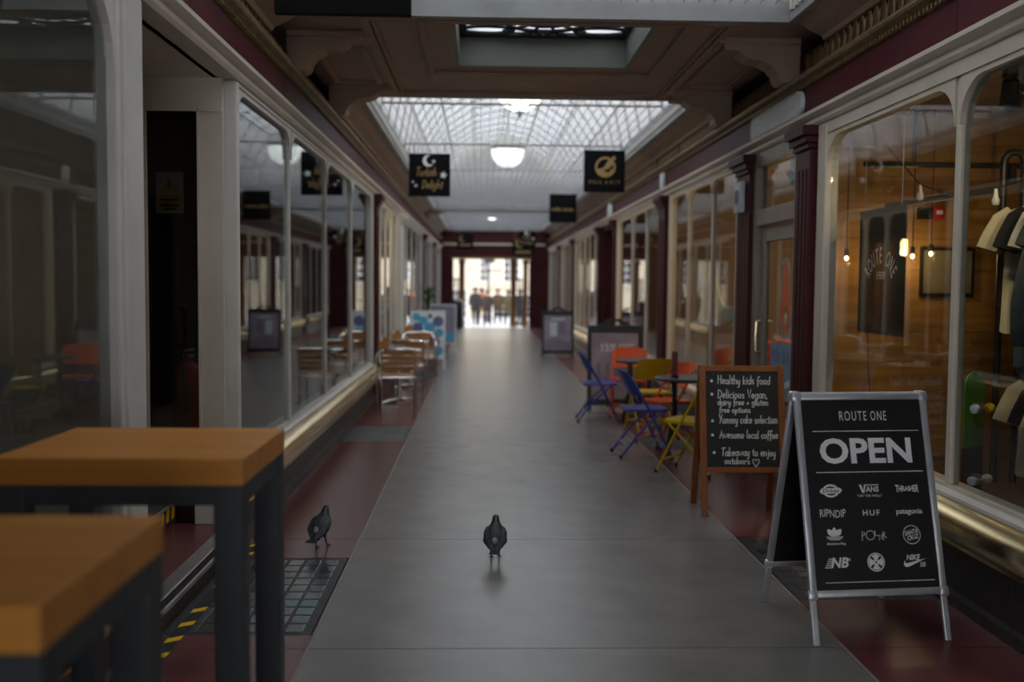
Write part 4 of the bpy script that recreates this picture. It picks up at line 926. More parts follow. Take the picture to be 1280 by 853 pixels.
# ---------------------------------------------------------------- wooden poseur tables
def poseur(xr, y0, y1, w_, label, h=1.1):
    t = thing('poseur_table', (xr-w_/2, (y0+y1)/2, 0), label, 'table', group='tall oak topped tables at the left'); d = y1-y0
    MB().box(-w_/2, w_/2, -d/2, d/2, h-.078, h, .004).build('tabletop', 'oak', t)
    lg = .085
    for sx in (-1, 1):
        for sy in (-1, 1): MB().box(sx*(w_/2-lg), sx*w_*.5-sx*.002, sy*(d/2-lg), sy*d/2-sy*.002, 0, h-.078, .004).build('leg', 'tabsteel', t)
    for sy in (-1, 1): MB().box(-w_/2+lg, w_/2-lg, sy*(d/2-.05), sy*(d/2-.005), h-.135, h-.078).build('apron', 'tabsteel', t)
    for sx in (-1, 1):
        MB().box(sx*(w_/2-.05), sx*(w_/2-.005), -d/2+lg, d/2-lg, h-.135, h-.078).build('apron', 'tabsteel', t); MB().box(sx*(w_/2-.06), sx*(w_/2-.02), -d/2+lg, d/2-lg, .2, .24).build('foot_rail', 'tabsteel', t)
    return t
poseur(-.668, 2.80, 3.395, .70, 'tall oak topped table with grey steel legs, the farther of two')
poseur(-.675, 1.525, 2.12, .70, 'tall oak topped table with grey steel legs, nearest the camera')

# ---------------------------------------------------------------- folding chairs
def folding(m):
    t = empty('folding_chair'); w_ = .205
    for s in (-1, 1):
        x = s*w_
        MB().tube([(x, .215, .02), (x, .0, .45), (x, -.17, .74)], .012, 8).build('front_leg', m, t, True)
        MB().tube([(x*.9, .13, .43), (x*.92, -.08, .24), (x*.94, -.25, .02)], .011, 8).build('rear_leg', m, t, True)
        for yy, xx in ((.222, x), (-.257, x*.94)): MB().lathe([(.016, 0), (.016, .03)], 10).build('rubber_foot', 'rubber', t).location = (xx, yy, 0)
    MB().tube([(-w_, .16, .115), (w_, .16, .115)], .009, 8).build('stretcher', m, t); MB().tube([(-w_*.93, -.185, .11), (w_*.93, -.185, .11)], .009, 8).build('stretcher', m, t)
    out_ = [(-.185, -.19), (-.17, -.2), (.17, -.2), (.185, -.19), (.195, .12), (.16, .19), (.06, .205), (-.06, .205), (-.16, .19), (-.195, .12)]
    bm_ = MB().prism(out_, .428, .452, 'z'); bm_.build('seat', m, t)
    top = []; 
    for k in range(9):
        u = -1+2*k/8; top.append((u*w_, -.17-.035*(1-u*u)-.03*(1 if abs(u) < .99 else 0), 1))
    vs = []; n = len(top)
    for dz, dy, th in ((.585, .085, 0), (.60, .077, 0), (.70, .02, 0), (.765, -.02, 0), (.79, -.03, 0)):
        for k, (x, y, _) in enumerate(top):
            arch = .03*(1-(x/w_)**4) if dz > .75 else (-.03*(1-(x/w_)**4) if dz > .68 and 0 else 0)
            vs.append((x, y+dy, dz+arch))
    fs = [(r*n+k, r*n+k+1, (r+1)*n+k+1, (r+1)*n+k) for r in range(4) for k in range(n-1)]
    m0 = MB().add(vs, fs); b2 = len(vs); m0.add([(x, y-.008, z) for x, y, z in vs], [f[::-1] for f in fs])
    rim = [0*n+k for k in range(n)]+[r*n+n-1 for r in range(1, 5)]+[4*n+k for k in range(n-2, -1, -1)]+[r*n for r in range(3, 0, -1)]
    m0.f += [(rim[i], rim[(i+1) % len(rim)], rim[(i+1) % len(rim)]+b2, rim[i]+b2) for i in range(len(rim))]
    m0.build('backrest', m, t, True)
    return t
protos = {}
def put_chair(m, x, y, rz, label):
    if m not in protos: protos[m] = o = folding(m)
    else: o = copy_tree(protos[m])
    o.location = (x, y, 0); o.rotation_euler = (0, 0, rz); tag(o, label, 'chair', 'coloured metal folding chairs outside the cafe')
H = math.pi/2
put_chair('blu', 1.53, 9.25, -H+.08, 'blue metal folding chair nearest the path, at the nearer cafe table')
put_chair('blu', 1.39, 11.6, -H-.05, 'blue metal folding chair at the farther cafe table by the swing board')
put_chair('yel', 1.80, 8.42, .95, 'yellow metal folding chair half hidden behind the chalkboard stand')
put_chair('org', 1.86, 9.86, H+.35, 'orange metal folding chair between nearer table and the other yellow chair')
put_chair('yel', 1.83, 10.68, .15, 'yellow metal folding chair with its back to the viewer, at farther table')
put_chair('org', 1.80, 12.05, math.pi-.2, 'orange metal folding chair in front of the lavender poster')
def round_table(x, y, h, r, label):
    t = thing('round_table', (x, y, 0), label, 'table', group='charcoal round cafe tables')
    MB().lathe([(.001, h-.03), (r-.01, h-.03), (r, h-.022), (r, h-.006), (r-.006, h), (.001, h)], 32).build('tabletop', 'tabletop', t, True)
    for k in range(4):
        a = math.pi/2*k+.5; MB().tube([(.16*math.cos(a), .16*math.sin(a), h-.03), (.15*math.cos(a), .15*math.sin(a), .4), (.24*math.cos(a), .24*math.sin(a), 0.012)], .014, 8).build('leg', 'ironblack', t, True)
    MB().tube([(.165*math.cos(2*math.pi*k/20), .165*math.sin(2*math.pi*k/20), .3) for k in range(20)], .009, 6, True).build('leg_ring', 'ironblack', t, True)
round_table(1.92, 9.2, .74, .30, 'charcoal round table nearer the chalkboard, with menu holder on it')
round_table(1.82, 11.32, .74, .28, 'charcoal round table farther away, in front of the swing board')
t = thing('menu_holder', (1.80, 9.18, .74), 'small dark red menu card in a stand on the nearer cafe table', 'menu')
MB().box(-.035, .035, -.02, .02, 0, .02, .003).build('stand_foot', 'ironblack', t); MB().box(-.028, .028, -.004, .004, .02, .24).build('card', mat('menu_red', srgb(120, 58, 52), .5), t)

# ---------------------------------------------------------------- silver cafe chairs and tables
def bistro():
    t = empty('cafe_chair'); w_ = .25
    for s in (-1, 1):
        MB().tube([(s*w_, .22, 0.0), (s*w_, .215, .45), (s*(w_+.01), .21, .60), (s*(w_+.01), .17, .66), (s*(w_+.01), 0, .67), (s*w_, -.15, .70)], .0125, 8).build('arm_and_front_leg', 'chrome', t, True)
        MB().tube([(s*.20, -.28, 0.0), (s*.205, -.22, .44), (s*.20, -.27, .79)], .0125, 8).build('rear_leg', 'chrome', t, True)
    ring = [(w_*1.0, -.12, .695), (w_*.98, -.2, .74), (w_*.8, -.275, .775), (w_*.4, -.315, .785), (0, -.325, .787), (-w_*.4, -.315, .785), (-w_*.8, -.275, .775), (-w_*.98, -.2, .74), (-w_*1.0, -.12, .695)]
    MB().tube(ring, .015, 8).build('back_rail', 'chrome', t, True)
    MB().tube([(-.22, .20, .43), (.22, .20, .43), (.22, -.2, .43), (-.22, -.2, .43)], .012, 8, True).build('seat_frame', 'chrome', t, True)
    for k in range(6): MB().box(-.21, .21, -.19+.066*k, -.19+.066*k+.054, .436, .45, .003).build('seat_slat', 'slatwood', t)
    for k in range(4): MB().box(-.19, .19, -.264-.008*k, -.252-.008*k, .52+.066*k, .52+.066*k+.05, .003).build('back_slat', 'slatwood', t)
    return t
bp_ = None
for i, (x, y, rz, lb) in enumerate(((-1.045, 12.42, .12, 'silver cafe chair with wooden slats, nearest of the row'), (-1.02, 14.2, .05, 'silver cafe chair with wooden slats, second in the row from the camera'), (-1.0, 15.95, math.pi+.1, 'silver cafe chair with wooden slats facing the camera, third in the row'), (-1.0, 16.75, .0, 'silver cafe chair with wooden slats, farthest of the row'))):
    o = bistro() if bp_ is None else copy_tree(bp_); bp_ = bp_ or o
    o.location = (x, y, 0); o.rotation_euler = (0, 0, rz); tag(o, lb, 'chair', 'silver cafe chairs with wooden slats')
def bistro_table(x, y, label, r=.3, h=.72):
    t = thing('cafe_table', (x, y, 0), label, 'table', group='round silver cafe tables')
    MB().lathe([(.001, h-.025), (r-.015, h-.025), (r, h-.018), (r, h-.004), (r-.006, h), (.001, h)], 32).build('tabletop', 'chrome', t, True)
    MB().tube([(0, 0, .04), (0, 0, h-.025)], .03, 12).build('pedestal', 'chrome', t, True)
    for k in range(4):
        a = math.pi/2*k+.6; MB().tube([(0, 0, .05), (.14*math.cos(a), .14*math.sin(a), .045), (.27*math.cos(a), .27*math.sin(a), .016)], [.022, .018, .015], 8).build('base_foot', 'chrome', t, True)
def caddy(x, y, label):
    t = thing('condiment_box', (x, y, .72), label, 'box', group='wooden condiment boxes on the cafe tables')
    for a in ((-.07, .07, -.05, -.04), (-.07, .07, .04, .05), (-.07, -.06, -.04, .04), (.06, .07, -.04, .04)): MB().box(*a, 0, .11).build('side_board', 'slatwood', t)
    MB().box(-.06, .06, -.04, .04, 0, .01).build('base_board', 'slatwood', t)
    for k, mm in enumerate(('pwhite', 'red', 'gilt')): MB().lathe([(.017, .01), (.017, .13), (.008, .15), (.008, .17), (.001, .17)], 10).build('bottle', mm, t, True).location = (-.038+.038*k, 0, 0)
for y, lb in ((13.2, 'nearest'), (15.05, 'middle'), (17.55, 'farthest')):
    bistro_table(-1.08, y, lb+' round silver cafe table beside the left windows'); caddy(-1.28, y-.02, 'wooden condiment box on the %s silver cafe table' % lb)

# ---------------------------------------------------------------- pigeons
def pigeon(loc, rz, label, step=.02, head=0):
    t = thing('pigeon', loc, label, 'bird', rz)
    rings = [(-.098, .052, .004, .004), (-.085, .060, .024, .012), (-.066, .076, .042, .028), (-.042, .096, .055, .042), (-.014, .117, .060, .050), (.012, .138, .056, .048), (.032, .158, .043, .040), (.044, .176, .030, .029), (.050, .193, .0225, .022), (.056, .207, .020, .019), (.067, .217, .015, .013), (.074, .220, .004, .004)]
    n = 16; vs = []; m = len(rings)
    for i, (y, z, a, b) in enumerate(rings):
        p, q = rings[max(0, i-1)], rings[min(m-1, i+1)]; d = Vector((0, q[0]-p[0], q[1]-p[1])).normalized(); up = Vector((1, 0, 0)).cross(d)
        for k in range(n):
            an = 2*math.pi*k/n; vs.append(Vector((a*math.cos(an), y, z))+up*b*math.sin(an))
    mb = MB().add(vs, [(i*n+k, i*n+(k+1) % n, (i+1)*n+(k+1) % n, (i+1)*n+k) for i in range(m-1) for k in range(n)]+[tuple(range(n-1, -1, -1)), tuple(range((m-1)*n, m*n))])
    o = mb.build('body', 'pig', t, True); o.data.materials.append(M['pign'])
    for f in o.data.polygons:
        if f.center.z > .165: f.material_index = 1
    for s in (-1, 1):
        V = []; prof = [(.022, .156, .046, .012), (.008, .148, .060, .026), (-.012, .13, .067, .036), (-.04, .108, .065, .036), (-.068, .085, .052, .027), (-.092, .066, .032, .014), (-.11, .054, .014, .003)]
        nk = 7
        for y, z, xo, hh_ in prof:
            for k in range(nk):
                a = math.radians(-70+150*k/(nk-1)); V.append((s*(xo*math.cos(a)*.55+xo*.48), y, z+hh_*math.sin(a)))
        fs = [(i*nk+k, i*nk+k+1, (i+1)*nk+k+1, (i+1)*nk+k) for i in range(len(prof)-1) for k in range(nk-1)]; c = len(V)
        mw_ = MB().add(V, fs).add([(v[0]-s*.008, v[1], v[2]-.002) for v in V], fs); w_ = mw_.build('wing', 'pigw', t, True)
        MB().tube([(s*.064, -.035, .124), (s*.066, -.052, .098), (s*.056, -.06, .08)], [.002, .005, .002], 6).build('wing_bar', 'ironblack', w_, True)
        dy = s*step
        MB().tube([(s*.022, -.01, .10), (s*.022, dy*.5-.01, .05), (s*.022, dy, .012)], [.012, .006, .0045], 8).build('leg', 'pigl', t, True)
        ft = MB()
        for an in (-.5, 0, .5, math.pi): 
            ln = .03 if an < 3 else .016; ft.tube([(s*.022, dy, .008), (s*.022+ln*.6*math.sin(an), dy+ln*.6*math.cos(an), .008), (s*.022+ln*math.sin(an), dy+ln*math.cos(an), .003)], [.004, .0035, .0015], 6)
        ft.build('foot', 'pigl', t, True)
        MB().ball((s*.0175, .060, .211), .0035, 8).build('eye', 'wyel', t, True)
    MB().prism([(-.03, -.15), (.03, -.15), (.024, -.07), (-.024, -.07)], -.004, .004, 'z').build('tail', 'pig', t).location = (0, .0, .050)
    MB().ball((0, -.062, .098), .030, 14, (.8, .9, .95)).build('pale_rump', 'pigp', t, True)
    MB().tube([(0, .071, .217), (0, .086, .214), (0, .094, .209)], [.005, .004, .001], 6).build('beak', 'ironblack', t, True)
    for c in t.children:
        if c.name.split('.')[0] not in ('leg', 'foot'): c.location.z += .016
    return t
pigeon(gp(619, 698), -.05, 'slate grey pigeon walking away on the grey path', .015)
pigeon(gp(402, 684), -.3, 'slate grey pigeon standing on the red strip beside the pavement light', .03)
# ---------------------------------------------------------------- lamps inside shops
def spot(x, y, z, label, tgt, energy=40, col=(1, .78, .46), ang=80):
    t = thing('spotlight', (x, y, z), label, 'lamp', group='shop spotlights')
    d = (Vector(tgt)-Vector((x, y, z))).normalized(); q = d.to_track_quat('-Z', 'Y').to_matrix().to_4x4()
    MB().box(-.03, .03, -.03, .03, .10, 2.92-z, .004).build('mount', 'ironblack', t)
    MB(q).lathe([(.03, .1), (.04, .09), (.05, -.05), (.044, -.05), (.04, -.02), (.001, -.02)], 16).build('housing', 'ironblack', t, True)
    MB(q).lathe([(.001, -.03), (.042, -.03), (.042, -.025), (.001, -.025)], 16).build('lens', 'spotb', t)
    l_ = bpy.data.lights.new('spot_beam', 'SPOT'); l_.energy = energy; l_.color = col; l_.spot_size = math.radians(ang); l_.spot_blend = .6; l_.shadow_soft_size = .05
    o = bpy.data.objects.new('spot_beam', l_); COL.objects.link(o); o.parent = t; o.rotation_euler = d.to_track_quat('-Z', 'Y').to_euler(); o.location = d*.07
def pendant(x, y, z, label, energy=6, r=.04, col=(1, .7, .36)):
    t = thing('pendant_bulb', (x, y, z), label, 'lamp', group='bare warm bulbs inside the shops')
    MB().lathe([(.001, -r*1.3), (r*.6, -r), (r, -.2*r), (r*.8, r*.5), (r*.4, r*1.1), (.001, r*1.1)], 14).build('bulb', 'bulb', t, True)
    MB().lathe([(.018, r*1.1), (.018, r*1.1+.05), (.005, r*1.1+.06)], 10).build('socket', 'ironblack', t, True)
    MB().tube([(0, 0, r*1.1+.05), (0, 0, 2.92-z)], .004, 5).build('flex', 'ironblack', t)
    if energy:
        l_ = bpy.data.lights.new('bulb_light', 'POINT'); l_.energy = energy; l_.color = col; l_.shadow_soft_size = r; o = bpy.data.objects.new('bulb_light', l_); COL.objects.link(o); o.parent = t; o.location = (0, 0, -r*1.5-.02)
# ---------------------------------------------------------------- clothes shop (right, near)
pw = thing('wall_plank', (4.3, 7.72, 0), 'warm plank clad side wall of the clothes shop', 'wall', kind='structure')
B = lambda nm, mb, m: mb.build(nm, m, pw, world=True)
B('wall_core', MB().box(XR+.08, 6.2, 7.68, 7.76, 0, 2.92), 'shopwall')
for j in range(12):
    z = .05+j*.24; x = XR+.08; k = 0; rr = random.Random(j)
    while x < 6.15:
        x1 = min(6.2, x+rr.uniform(.5, 1.5)); B('plank', MB().box(x+.0015, x1-.0015, 7.655-rr.uniform(0, .004), 7.68, z+.0015, min(2.92, z+.2385)), 'plank'); x = x1
struct('floor_shop', MB().box(XR-.04, 6.2, .6, 7.66, -.01, .28), 'shopfloor', 'raised wooden display floor inside the clothes shop')
# window poster
pp = yp(1072, 262, 6.8); tp = thing('window_poster', (2.63, 6.5, 1.70), 'black hanging poster reading ROUTE ONE 1989 inside the shop window', 'poster', -H)
XP = RX
MB(XP).box(-.375, .375, -.415, .415, -.004, .004).build('sheet', 'blackp', tp)
def arc_text(mb, s, r, cy, size, a0, a1, z, bold=0, sx=.6):
    n_ = len(s)
    for i, ch in enumerate(s):
        if ch == ' ': continue
        vs, fs = text_geo(ch, size, bold=bold); a = a0+(a1-a0)*i/(n_-1); ca, sa = math.cos(a), math.sin(a)
        mb.add([Vector((v.x*sx*ca+(v.y+r)*sa, cy-v.x*sx*sa+(v.y+r)*ca, z)) for v in vs], fs)
mb = MB(XP); arc_text(mb, 'ROUTE ONE', .26, -.16, .15, -.95, .95, .005, .012, .5); add_text(mb, '1989', 0, -.03, .075, .005, shear=.2); mb.build('lettering', 'printw', tp)
for s in (-.3, .3): MB().tube([(s, 0, .41), (s, 0, 1.2)], .0025, 5).build('wire', 'net', tp)
MB().tube([(-.2, 0, -.415), (-.21, .02, -.7), (-.15, .03, -1.0), (-.16, .03, -1.3)], .004, 6).build('loose_cable', 'ironblack', tp)
# shop lights
pendant(2.73, 7.4, 1.81, 'warm bulb left of the black window poster', 1.2, .014); pendant(3.23, 7.4, 1.83, 'warm bulb right of the black window poster', 1.2, .014); pendant(3.37, 7.4, 1.85, 'warm bulb close to the window mullion', 1.2, .014)
q_ = yp(1262, 122, 5.25); spot(q_.x, q_.y, q_.z, 'white track spotlight at the top of the clothes shop window', (3.12, 6.0, .8), 16); spot(3.35, 4.6, 2.62, 'track spotlight added near the shop front to light the plank wall', (3.0, 7.66, 1.6), 20); spot(3.0, 5.6, 2.66, 'track spotlight added behind the window to light the plank wall', (2.9, 7.66, 1.5), 12)  # last two spotlights are added to brighten the plank wall
t = thing('lighting_track', (3.6, 6.9, 2.45), 'dark pipe track crossing the plank wall', 'track'); MB().tube([(-.95, 0, 0), (1.3, 0, 0)], .02, 8).build('pipe', 'pipe', t, True)
for x in (-.6, .2, .9): MB().tube([(x, 0, 0), (x, 0, .47)], .012, 8).build('drop_rod', 'pipe', t, True)
MB().box(.05, .12, -.02, .02, -.13, 0).build('clamp', 'pipe', t)
t = thing('string_light', (3.0, 5.9, 2.3), 'drooping string of unlit bulbs inside the clothes shop window', 'string light')
pts = [(-.2, 1.0, .28), (-.08, .7, -.02), (.05, .45, -.12), (.12, .1, -.1), (.25, -.3, -.02), (.35, -.8, .3)]
MB().tube(pts, .005, 6).build('cable', 'ironblack', t, True)
for x, y, z in pts[1:5]: MB().lathe([(.012, 0), (.012, -.04), (.025, -.07), (.02, -.10), (.001, -.11)], 10).build('bulb', 'clearbulb', t, True).location = (x, y, z)
t = thing('alarm_box', (yp(1168, 266, 7.63).x, 7.625, yp(1168, 266, 7.63).z), 'red alarm sounder with black box on the plank wall', 'alarm')
MB().box(-.02, .07, -.03, .03, -.05, .05, .006).build('red_sounder', 'red', t); MB().box(-.13, -.02, -.025, .03, -.05, .04, .006).build('black_box', 'ironblack', t); MB().box(.0, .05, -.033, -.03, -.015, .015).build('label', 'pwhite', t)
t = thing('framed_notice', (yp(1184, 340, 7.63).x, 7.64, yp(1184, 340, 7.63).z), 'framed pale notice on the plank wall behind the mullion', 'frame')
MB().box(-.2, .2, -.012, .01, -.17, .17).build('sheet', mat('dark_cream_paper', srgb(118, 108, 84), .6), t)  # sheet in one even darker cream
for a in ((-.21, .21, .165, .185), (-.21, .21, -.185, -.165), (-.21, -.19, -.165, .165), (.19, .21, -.165, .165)): MB().box(a[0], a[1], -.02, .01, a[2], a[3]).build('frame_rail', 'ironblack', t)
# pipe rail
t = thing('clothes_rail', (3.55, 6.6, .28), 'black pipe clothes rail with bent top in the clothes shop', 'clothes rail')
for x in (-.07, .07): MB().tube([(x, 0, 0), (x, 0, 2.12)], .024, 10).build('upright', 'pipe', t, True)
MB().tube([(-.07, 0, 2.12), (-.065, 0, 2.18), (-.03, 0, 2.22), (.03, 0, 2.22), (.065, 0, 2.18), (.07, 0, 2.12)], .026, 10).build('bend', 'pipe', t, True)
MB().tube([(-.07, 0, 1.98), (-.3, .35, 1.95), (-.55, .75, 1.92)], .022, 10).build('rail', 'pipe', t, True); MB().tube([(.07, 0, 2.0), (.9, -.1, 2.0)], .022, 10).build('rail', 'pipe', t, True); MB().tube([(.07, 0, 1.98), (.1, -1.2, 1.98)], .022, 10).build('rail', 'pipe', t, True)
MB().tube([(.07, 0, .845), (.22, -.1, .845), (.19, -.6, .845), (.1, -1.2, .845)], .022, 10).build('rail', 'pipe', t, True); MB().tube([(.1, -1.2, -.0), (.1, -1.2, 1.98)], .024, 10).build('upright', 'pipe', t, True)
def shirt(x, y, z, m, label, wd=.5, ln=.72, rz=0, grp='shirts hanging in the clothes shop'):
    t = thing('shirt', (x, y, z), label, 'shirt', rz, grp); h = wd/2
    mb = MB(); n = 24; rows = []
    for z_, hw_, dp in ((.0, .07, .045), (-.02, .12, .045), (-.05, h*.72, .04), (-.09, h*.80, .045), (-.2, h*.80, .055), (-.35, h*.78, .05), (-.5, h*.80, .05), (-ln*.85, h*.82, .055), (-ln, h*.84, .06)):
        rows.append([(hw_*math.cos(2*math.pi*k/n), dp*.72*math.sin(2*math.pi*k/n)*(1+.35*math.sin(5*math.cos(2*math.pi*k/n)*2.2+z_*3)), z_-.012*(1 if abs(z_) > .6 else 0)*math.sin(k)) for k in range(n)])
    mb.add([v for q in rows for v in q], [(i*n+k, i*n+(k+1) % n, (i+1)*n+(k+1) % n, (i+1)*n+k) for i in range(len(rows)-1) for k in range(n)])
    for e in (-1, 1):
        t0 = MB().tube([(e*h*.62, 0, -.085), (e*h*.85, 0, -.13), (e*h*1.08, 0, -.24), (e*h*1.16, 0, -.31)], [.075, .085, .082, .088], 14, cap=False); mb.add([(v.x, v.y*.36, v.z) for v in t0.v], t0.f)
    mb.build('garment', m, t, True)
    MB().tube([(-h*.6, 0, -.05), (0, 0, .02), (h*.6, 0, -.05)], .007, 6).build('hanger', 'ironblack', t); MB().tube([(0, 0, .02), (0, 0, .06), (.015, 0, .085), (0, 0, .105)], .004, 6).build('hook', 'ironblack', t)
shirt(3.63, 6.42, 2.15, 'canopy', 'cream shirt at the left end of the upper clothes rail', .56, .84); shirt(3.63, 6.28, 2.15, 'blackc', 'black shirt between cream and white shirts on the upper rail', .50, .86); shirt(3.63, 6.14, 2.15, 'whitec', 'white shirt on the upper clothes rail', .46, .74)
shirt(3.645, 6.0, 2.15, 'greyc', 'charcoal shirt nearest the window on the upper clothes rail', .54, .8)
shirt(3.76, 6.45, 1.02, 'canopy', 'cream shirt at the left end of the lower clothes rail', .5, .66); shirt(3.75, 6.27, 1.02, 'blackc', 'black shirt on the lower clothes rail', .48, .68); shirt(3.73, 6.1, 1.02, 'canopy', 'cream shirt nearest the window on the lower rail', .46, .64)
# skateboard leaning in the window
t = thing('skateboard', (2.96, 5.86, .28), 'green and navy skateboard standing upright inside the clothes shop window', 'skateboard', .55)
ol = lambda hw, y0, y1, r0, r1: [(-hw, y0+r0)]+[(-hw*math.cos(a), y0+r0-r0*math.sin(a)) for a in [math.pi*k/8 for k in range(1, 8)]]+[(hw, y0+r0)] if r0 else [(-hw, y0), (hw, y0)]
dn = ol(.1, .0, .4, .1, 0)+[(.1, .36), (-.1, .36)]; MB(RX).prism(dn, -.006, .006, 'z').build('deck_tail', 'navy', t)
up_ = [(-.1, .36), (.1, .36), (.1, .72)]+[(.1*math.cos(a), .72+.1*math.sin(a)) for a in [math.pi*k/8 for k in range(1, 8)]]+[(-.1, .72)]; MB(RX).prism(up_, -.006, .006, 'z').build('deck_nose', 'green', t)
for z in (.17, .60):
    MB().box(-.025, .025, -.05, -.006, z-.03, z+.03, .004).build('truck', 'alu', t); MB().tube([(-.09, -.055, z), (.09, -.055, z)], .008, 8).build('axle', 'alu', t)
    for s in (-1, 1): MB().lathe([(.012, -.017), (.027, -.014), (.027, .014), (.012, .017)], 16, ax='x').build('wheel', 'wyel' if (s > 0 and z > .5) else 'pwhite', t, True).location = (s*.075, -.055, z)
# mannequin at the picture edge
t = thing('mannequin', (3.21, 5.36, .28), 'shop mannequin in charcoal jacket and dark trousers at the right edge', 'mannequin')
V = [(0, 0, 1.02), (0, 0, 1.3), (0, 0, 1.52), (0, 0, 1.64), (0, 0, 1.74), (0, 0, 1.83), (-.2, 0, 1.5), (-.27, -.03, 1.22), (-.285, -.06, .98), (.2, 0, 1.5), (.27, -.03, 1.22), (.29, -.06, .98), (-.1, 0, .92), (-.12, -.03, .5), (-.12, 0, .09), (-.13, -.12, .045), (.1, 0, .92), (.12, -.03, .5), (.12, 0, .09), (.13, -.12, .045)]
Rr = [.16, .17, .17, .06, .09, .085, .085, .075, .062, .085, .075, .062, .1, .075, .06, .04, .1, .075, .06, .04]
E_ = [(0, 1), (1, 2), (2, 3), (3, 4), (4, 5), (2, 6), (6, 7), (7, 8), (2, 9), (9, 10), (10, 11), (0, 12), (12, 13), (13, 14), (14, 15), (0, 16), (16, 17), (17, 18), (18, 19)]
me = bpy.data.meshes.new('body'); me.from_pydata(V, E_, []); o = bpy.data.objects.new('body', me); COL.objects.link(o); o.parent = t
o.modifiers.new('skin', 'SKIN').use_smooth_shade = True
for i, sv in enumerate(me.skin_vertices[0].data): sv.radius = (Rr[i], Rr[i]*.8); sv.use_root = (i == 0)
sb = o.modifiers.new('sub', 'SUBSURF'); sb.levels = 1; sb.render_levels = 2; me.materials.append(M['greyc'])
M['manq'] = mat('mannequin_grey', (.11, .12, .12), .5)
for s in (-1, 1):
    hb = MB(); hx, hy, hz = s*.287, -.062, .94
    hb.tube([(hx, hy, hz+.06), (hx, hy, hz+.02), (hx, hy-.004, hz-.05)], [.03, .034, .034], 10)
    hd = hb.build('hand', 'manq', t, True)
    for k, ln in enumerate((.065, .075, .072, .058)):
        yy = hy-.03+.02*k; MB().tube([(hx, yy, hz-.045), (hx+s*-.004, yy, hz-.045-ln*.55), (hx-s*.018, yy, hz-.045-ln)], [.0095, .009, .007], 8).build('finger', 'manq', hd, True)
    MB().tube([(hx-s*.005, hy-.03, hz+.0), (hx-s*.015, hy-.052, hz-.035), (hx-s*.022, hy-.055, hz-.065)], [.011, .010, .008], 8).build('thumb', 'manq', hd, True)
MB().lathe([(.22, 0), (.22, .012), (.001, .012)], 24).build('base_plate', 'alu', t)
# ---------------------------------------------------------------- cafe door (right)
d2 = thing('door_2', (XR, 8.35, 0), 'stone grey cafe door with orange emblem and brass handle', 'door', kind='structure')
B = lambda nm, mb, m, p=None: mb.build(nm, m, p or d2, world=True)
dx0, dx1 = XR-.02, XR+.05
for a in (7.72, 8.88): B('door_post', MB().box(dx0-.03, dx1, a, a+.09, 0, 2.76, .006), 'doorpaint')
B('transom_rail', MB().box(dx0-.03, dx1, 7.81, 8.88, 2.12, 2.26, .006), 'doorpaint'); B('head_rail', MB().box(dx0-.03, dx1, 7.81, 8.88, 2.64, 2.76), 'doorpaint')
B('transom_pane', MB().box(XR+.01, XR+.016, 7.81, 8.88, 2.26, 2.64), 'glass')
B('threshold', MB().box(XR-.09, dx1, 7.72, 8.97, 0, .05), 'stone')
for a in (7.82, 8.74): B('stile', MB().box(XR, XR+.045, a, a+.13, .055, 2.11, .005), 'doorpaint')
B('top_rail', MB().box(XR, XR+.045, 7.95, 8.74, 1.98, 2.11, .005), 'doorpaint'); B('kick_panel', MB().box(XR, XR+.045, 7.95, 8.74, .055, .5, .005), 'doorpaint')
B('pane', MB().box(XR+.018, XR+.024, 7.95, 8.74, .5, 1.98), 'glass')
B('handle', MB().tube([(XR, 8.80, 1.0), (XR-.05, 8.80, 1.02), (XR-.055, 8.80, 1.15), (XR-.05, 8.80, 1.28), (XR, 8.80, 1.30)], .013, 8), 'brass')
RD = Matrix.Translation((XR+.014, 8.2, 0)) @ Matrix.Rotation(-H, 4, 'Z') @ RX
em = thing('door_sticker', (XR+.014, 8.2, 1.2), 'orange looped emblem and pale blue lettered sticker on the cafe door glass', 'sticker')
mb = MB(RD); M['pale_b'] = mat('sticker_blue', srgb(110, 150, 178), .5)
e1 = [(.13*math.cos(a)*(1 if math.sin(a) < 0 else .75)+.02, 1.50+.30*math.sin(a)) for a in [2*math.pi*k/28 for k in range(28)]]; e2 = [(.055*math.cos(a)+.02, 1.36+.09*math.sin(a)) for a in [2*math.pi*k/28 for k in range(28)]]
mb.add([(*q, 0) for q in e1]+[(*q, 0) for q in e2], [(k, (k+1) % 28, 28+(k+1) % 28, 28+k) for k in range(28)]); mb.build('orange_loop', 'org', em, world=True)
mb = MB(RD); mb.ribbon([(q[0]*1.16-.003, 1.5+(q[1]-1.5)*1.08) for q in e1], .018, .001); mb.disc(-.13, 1.80, .03, .001); mb.build('blue_outline', 'pale_b', em, world=True)
MB(RD).box(-.36, .36, .66, 1.12, 0, .0008).build('sticker_sheet', 'pale_b', em, world=True)
mb = MB(RD); add_text(mb, 'FOX & KIT', 0, 1.0, .14, .0015, fit=.62, bold=.01); mb.build('lettering', 'pblue2', em, world=True)
mb = MB(RD); mb.ribbon([(-.25, .86), (-.12, .80), (.05, .78), (.22, .82), (.3, .9)], .05, .0015); mb.build('white_swash', 'pwhite', em, world=True)
for q_ in (d2, em): q_.location.y -= .1
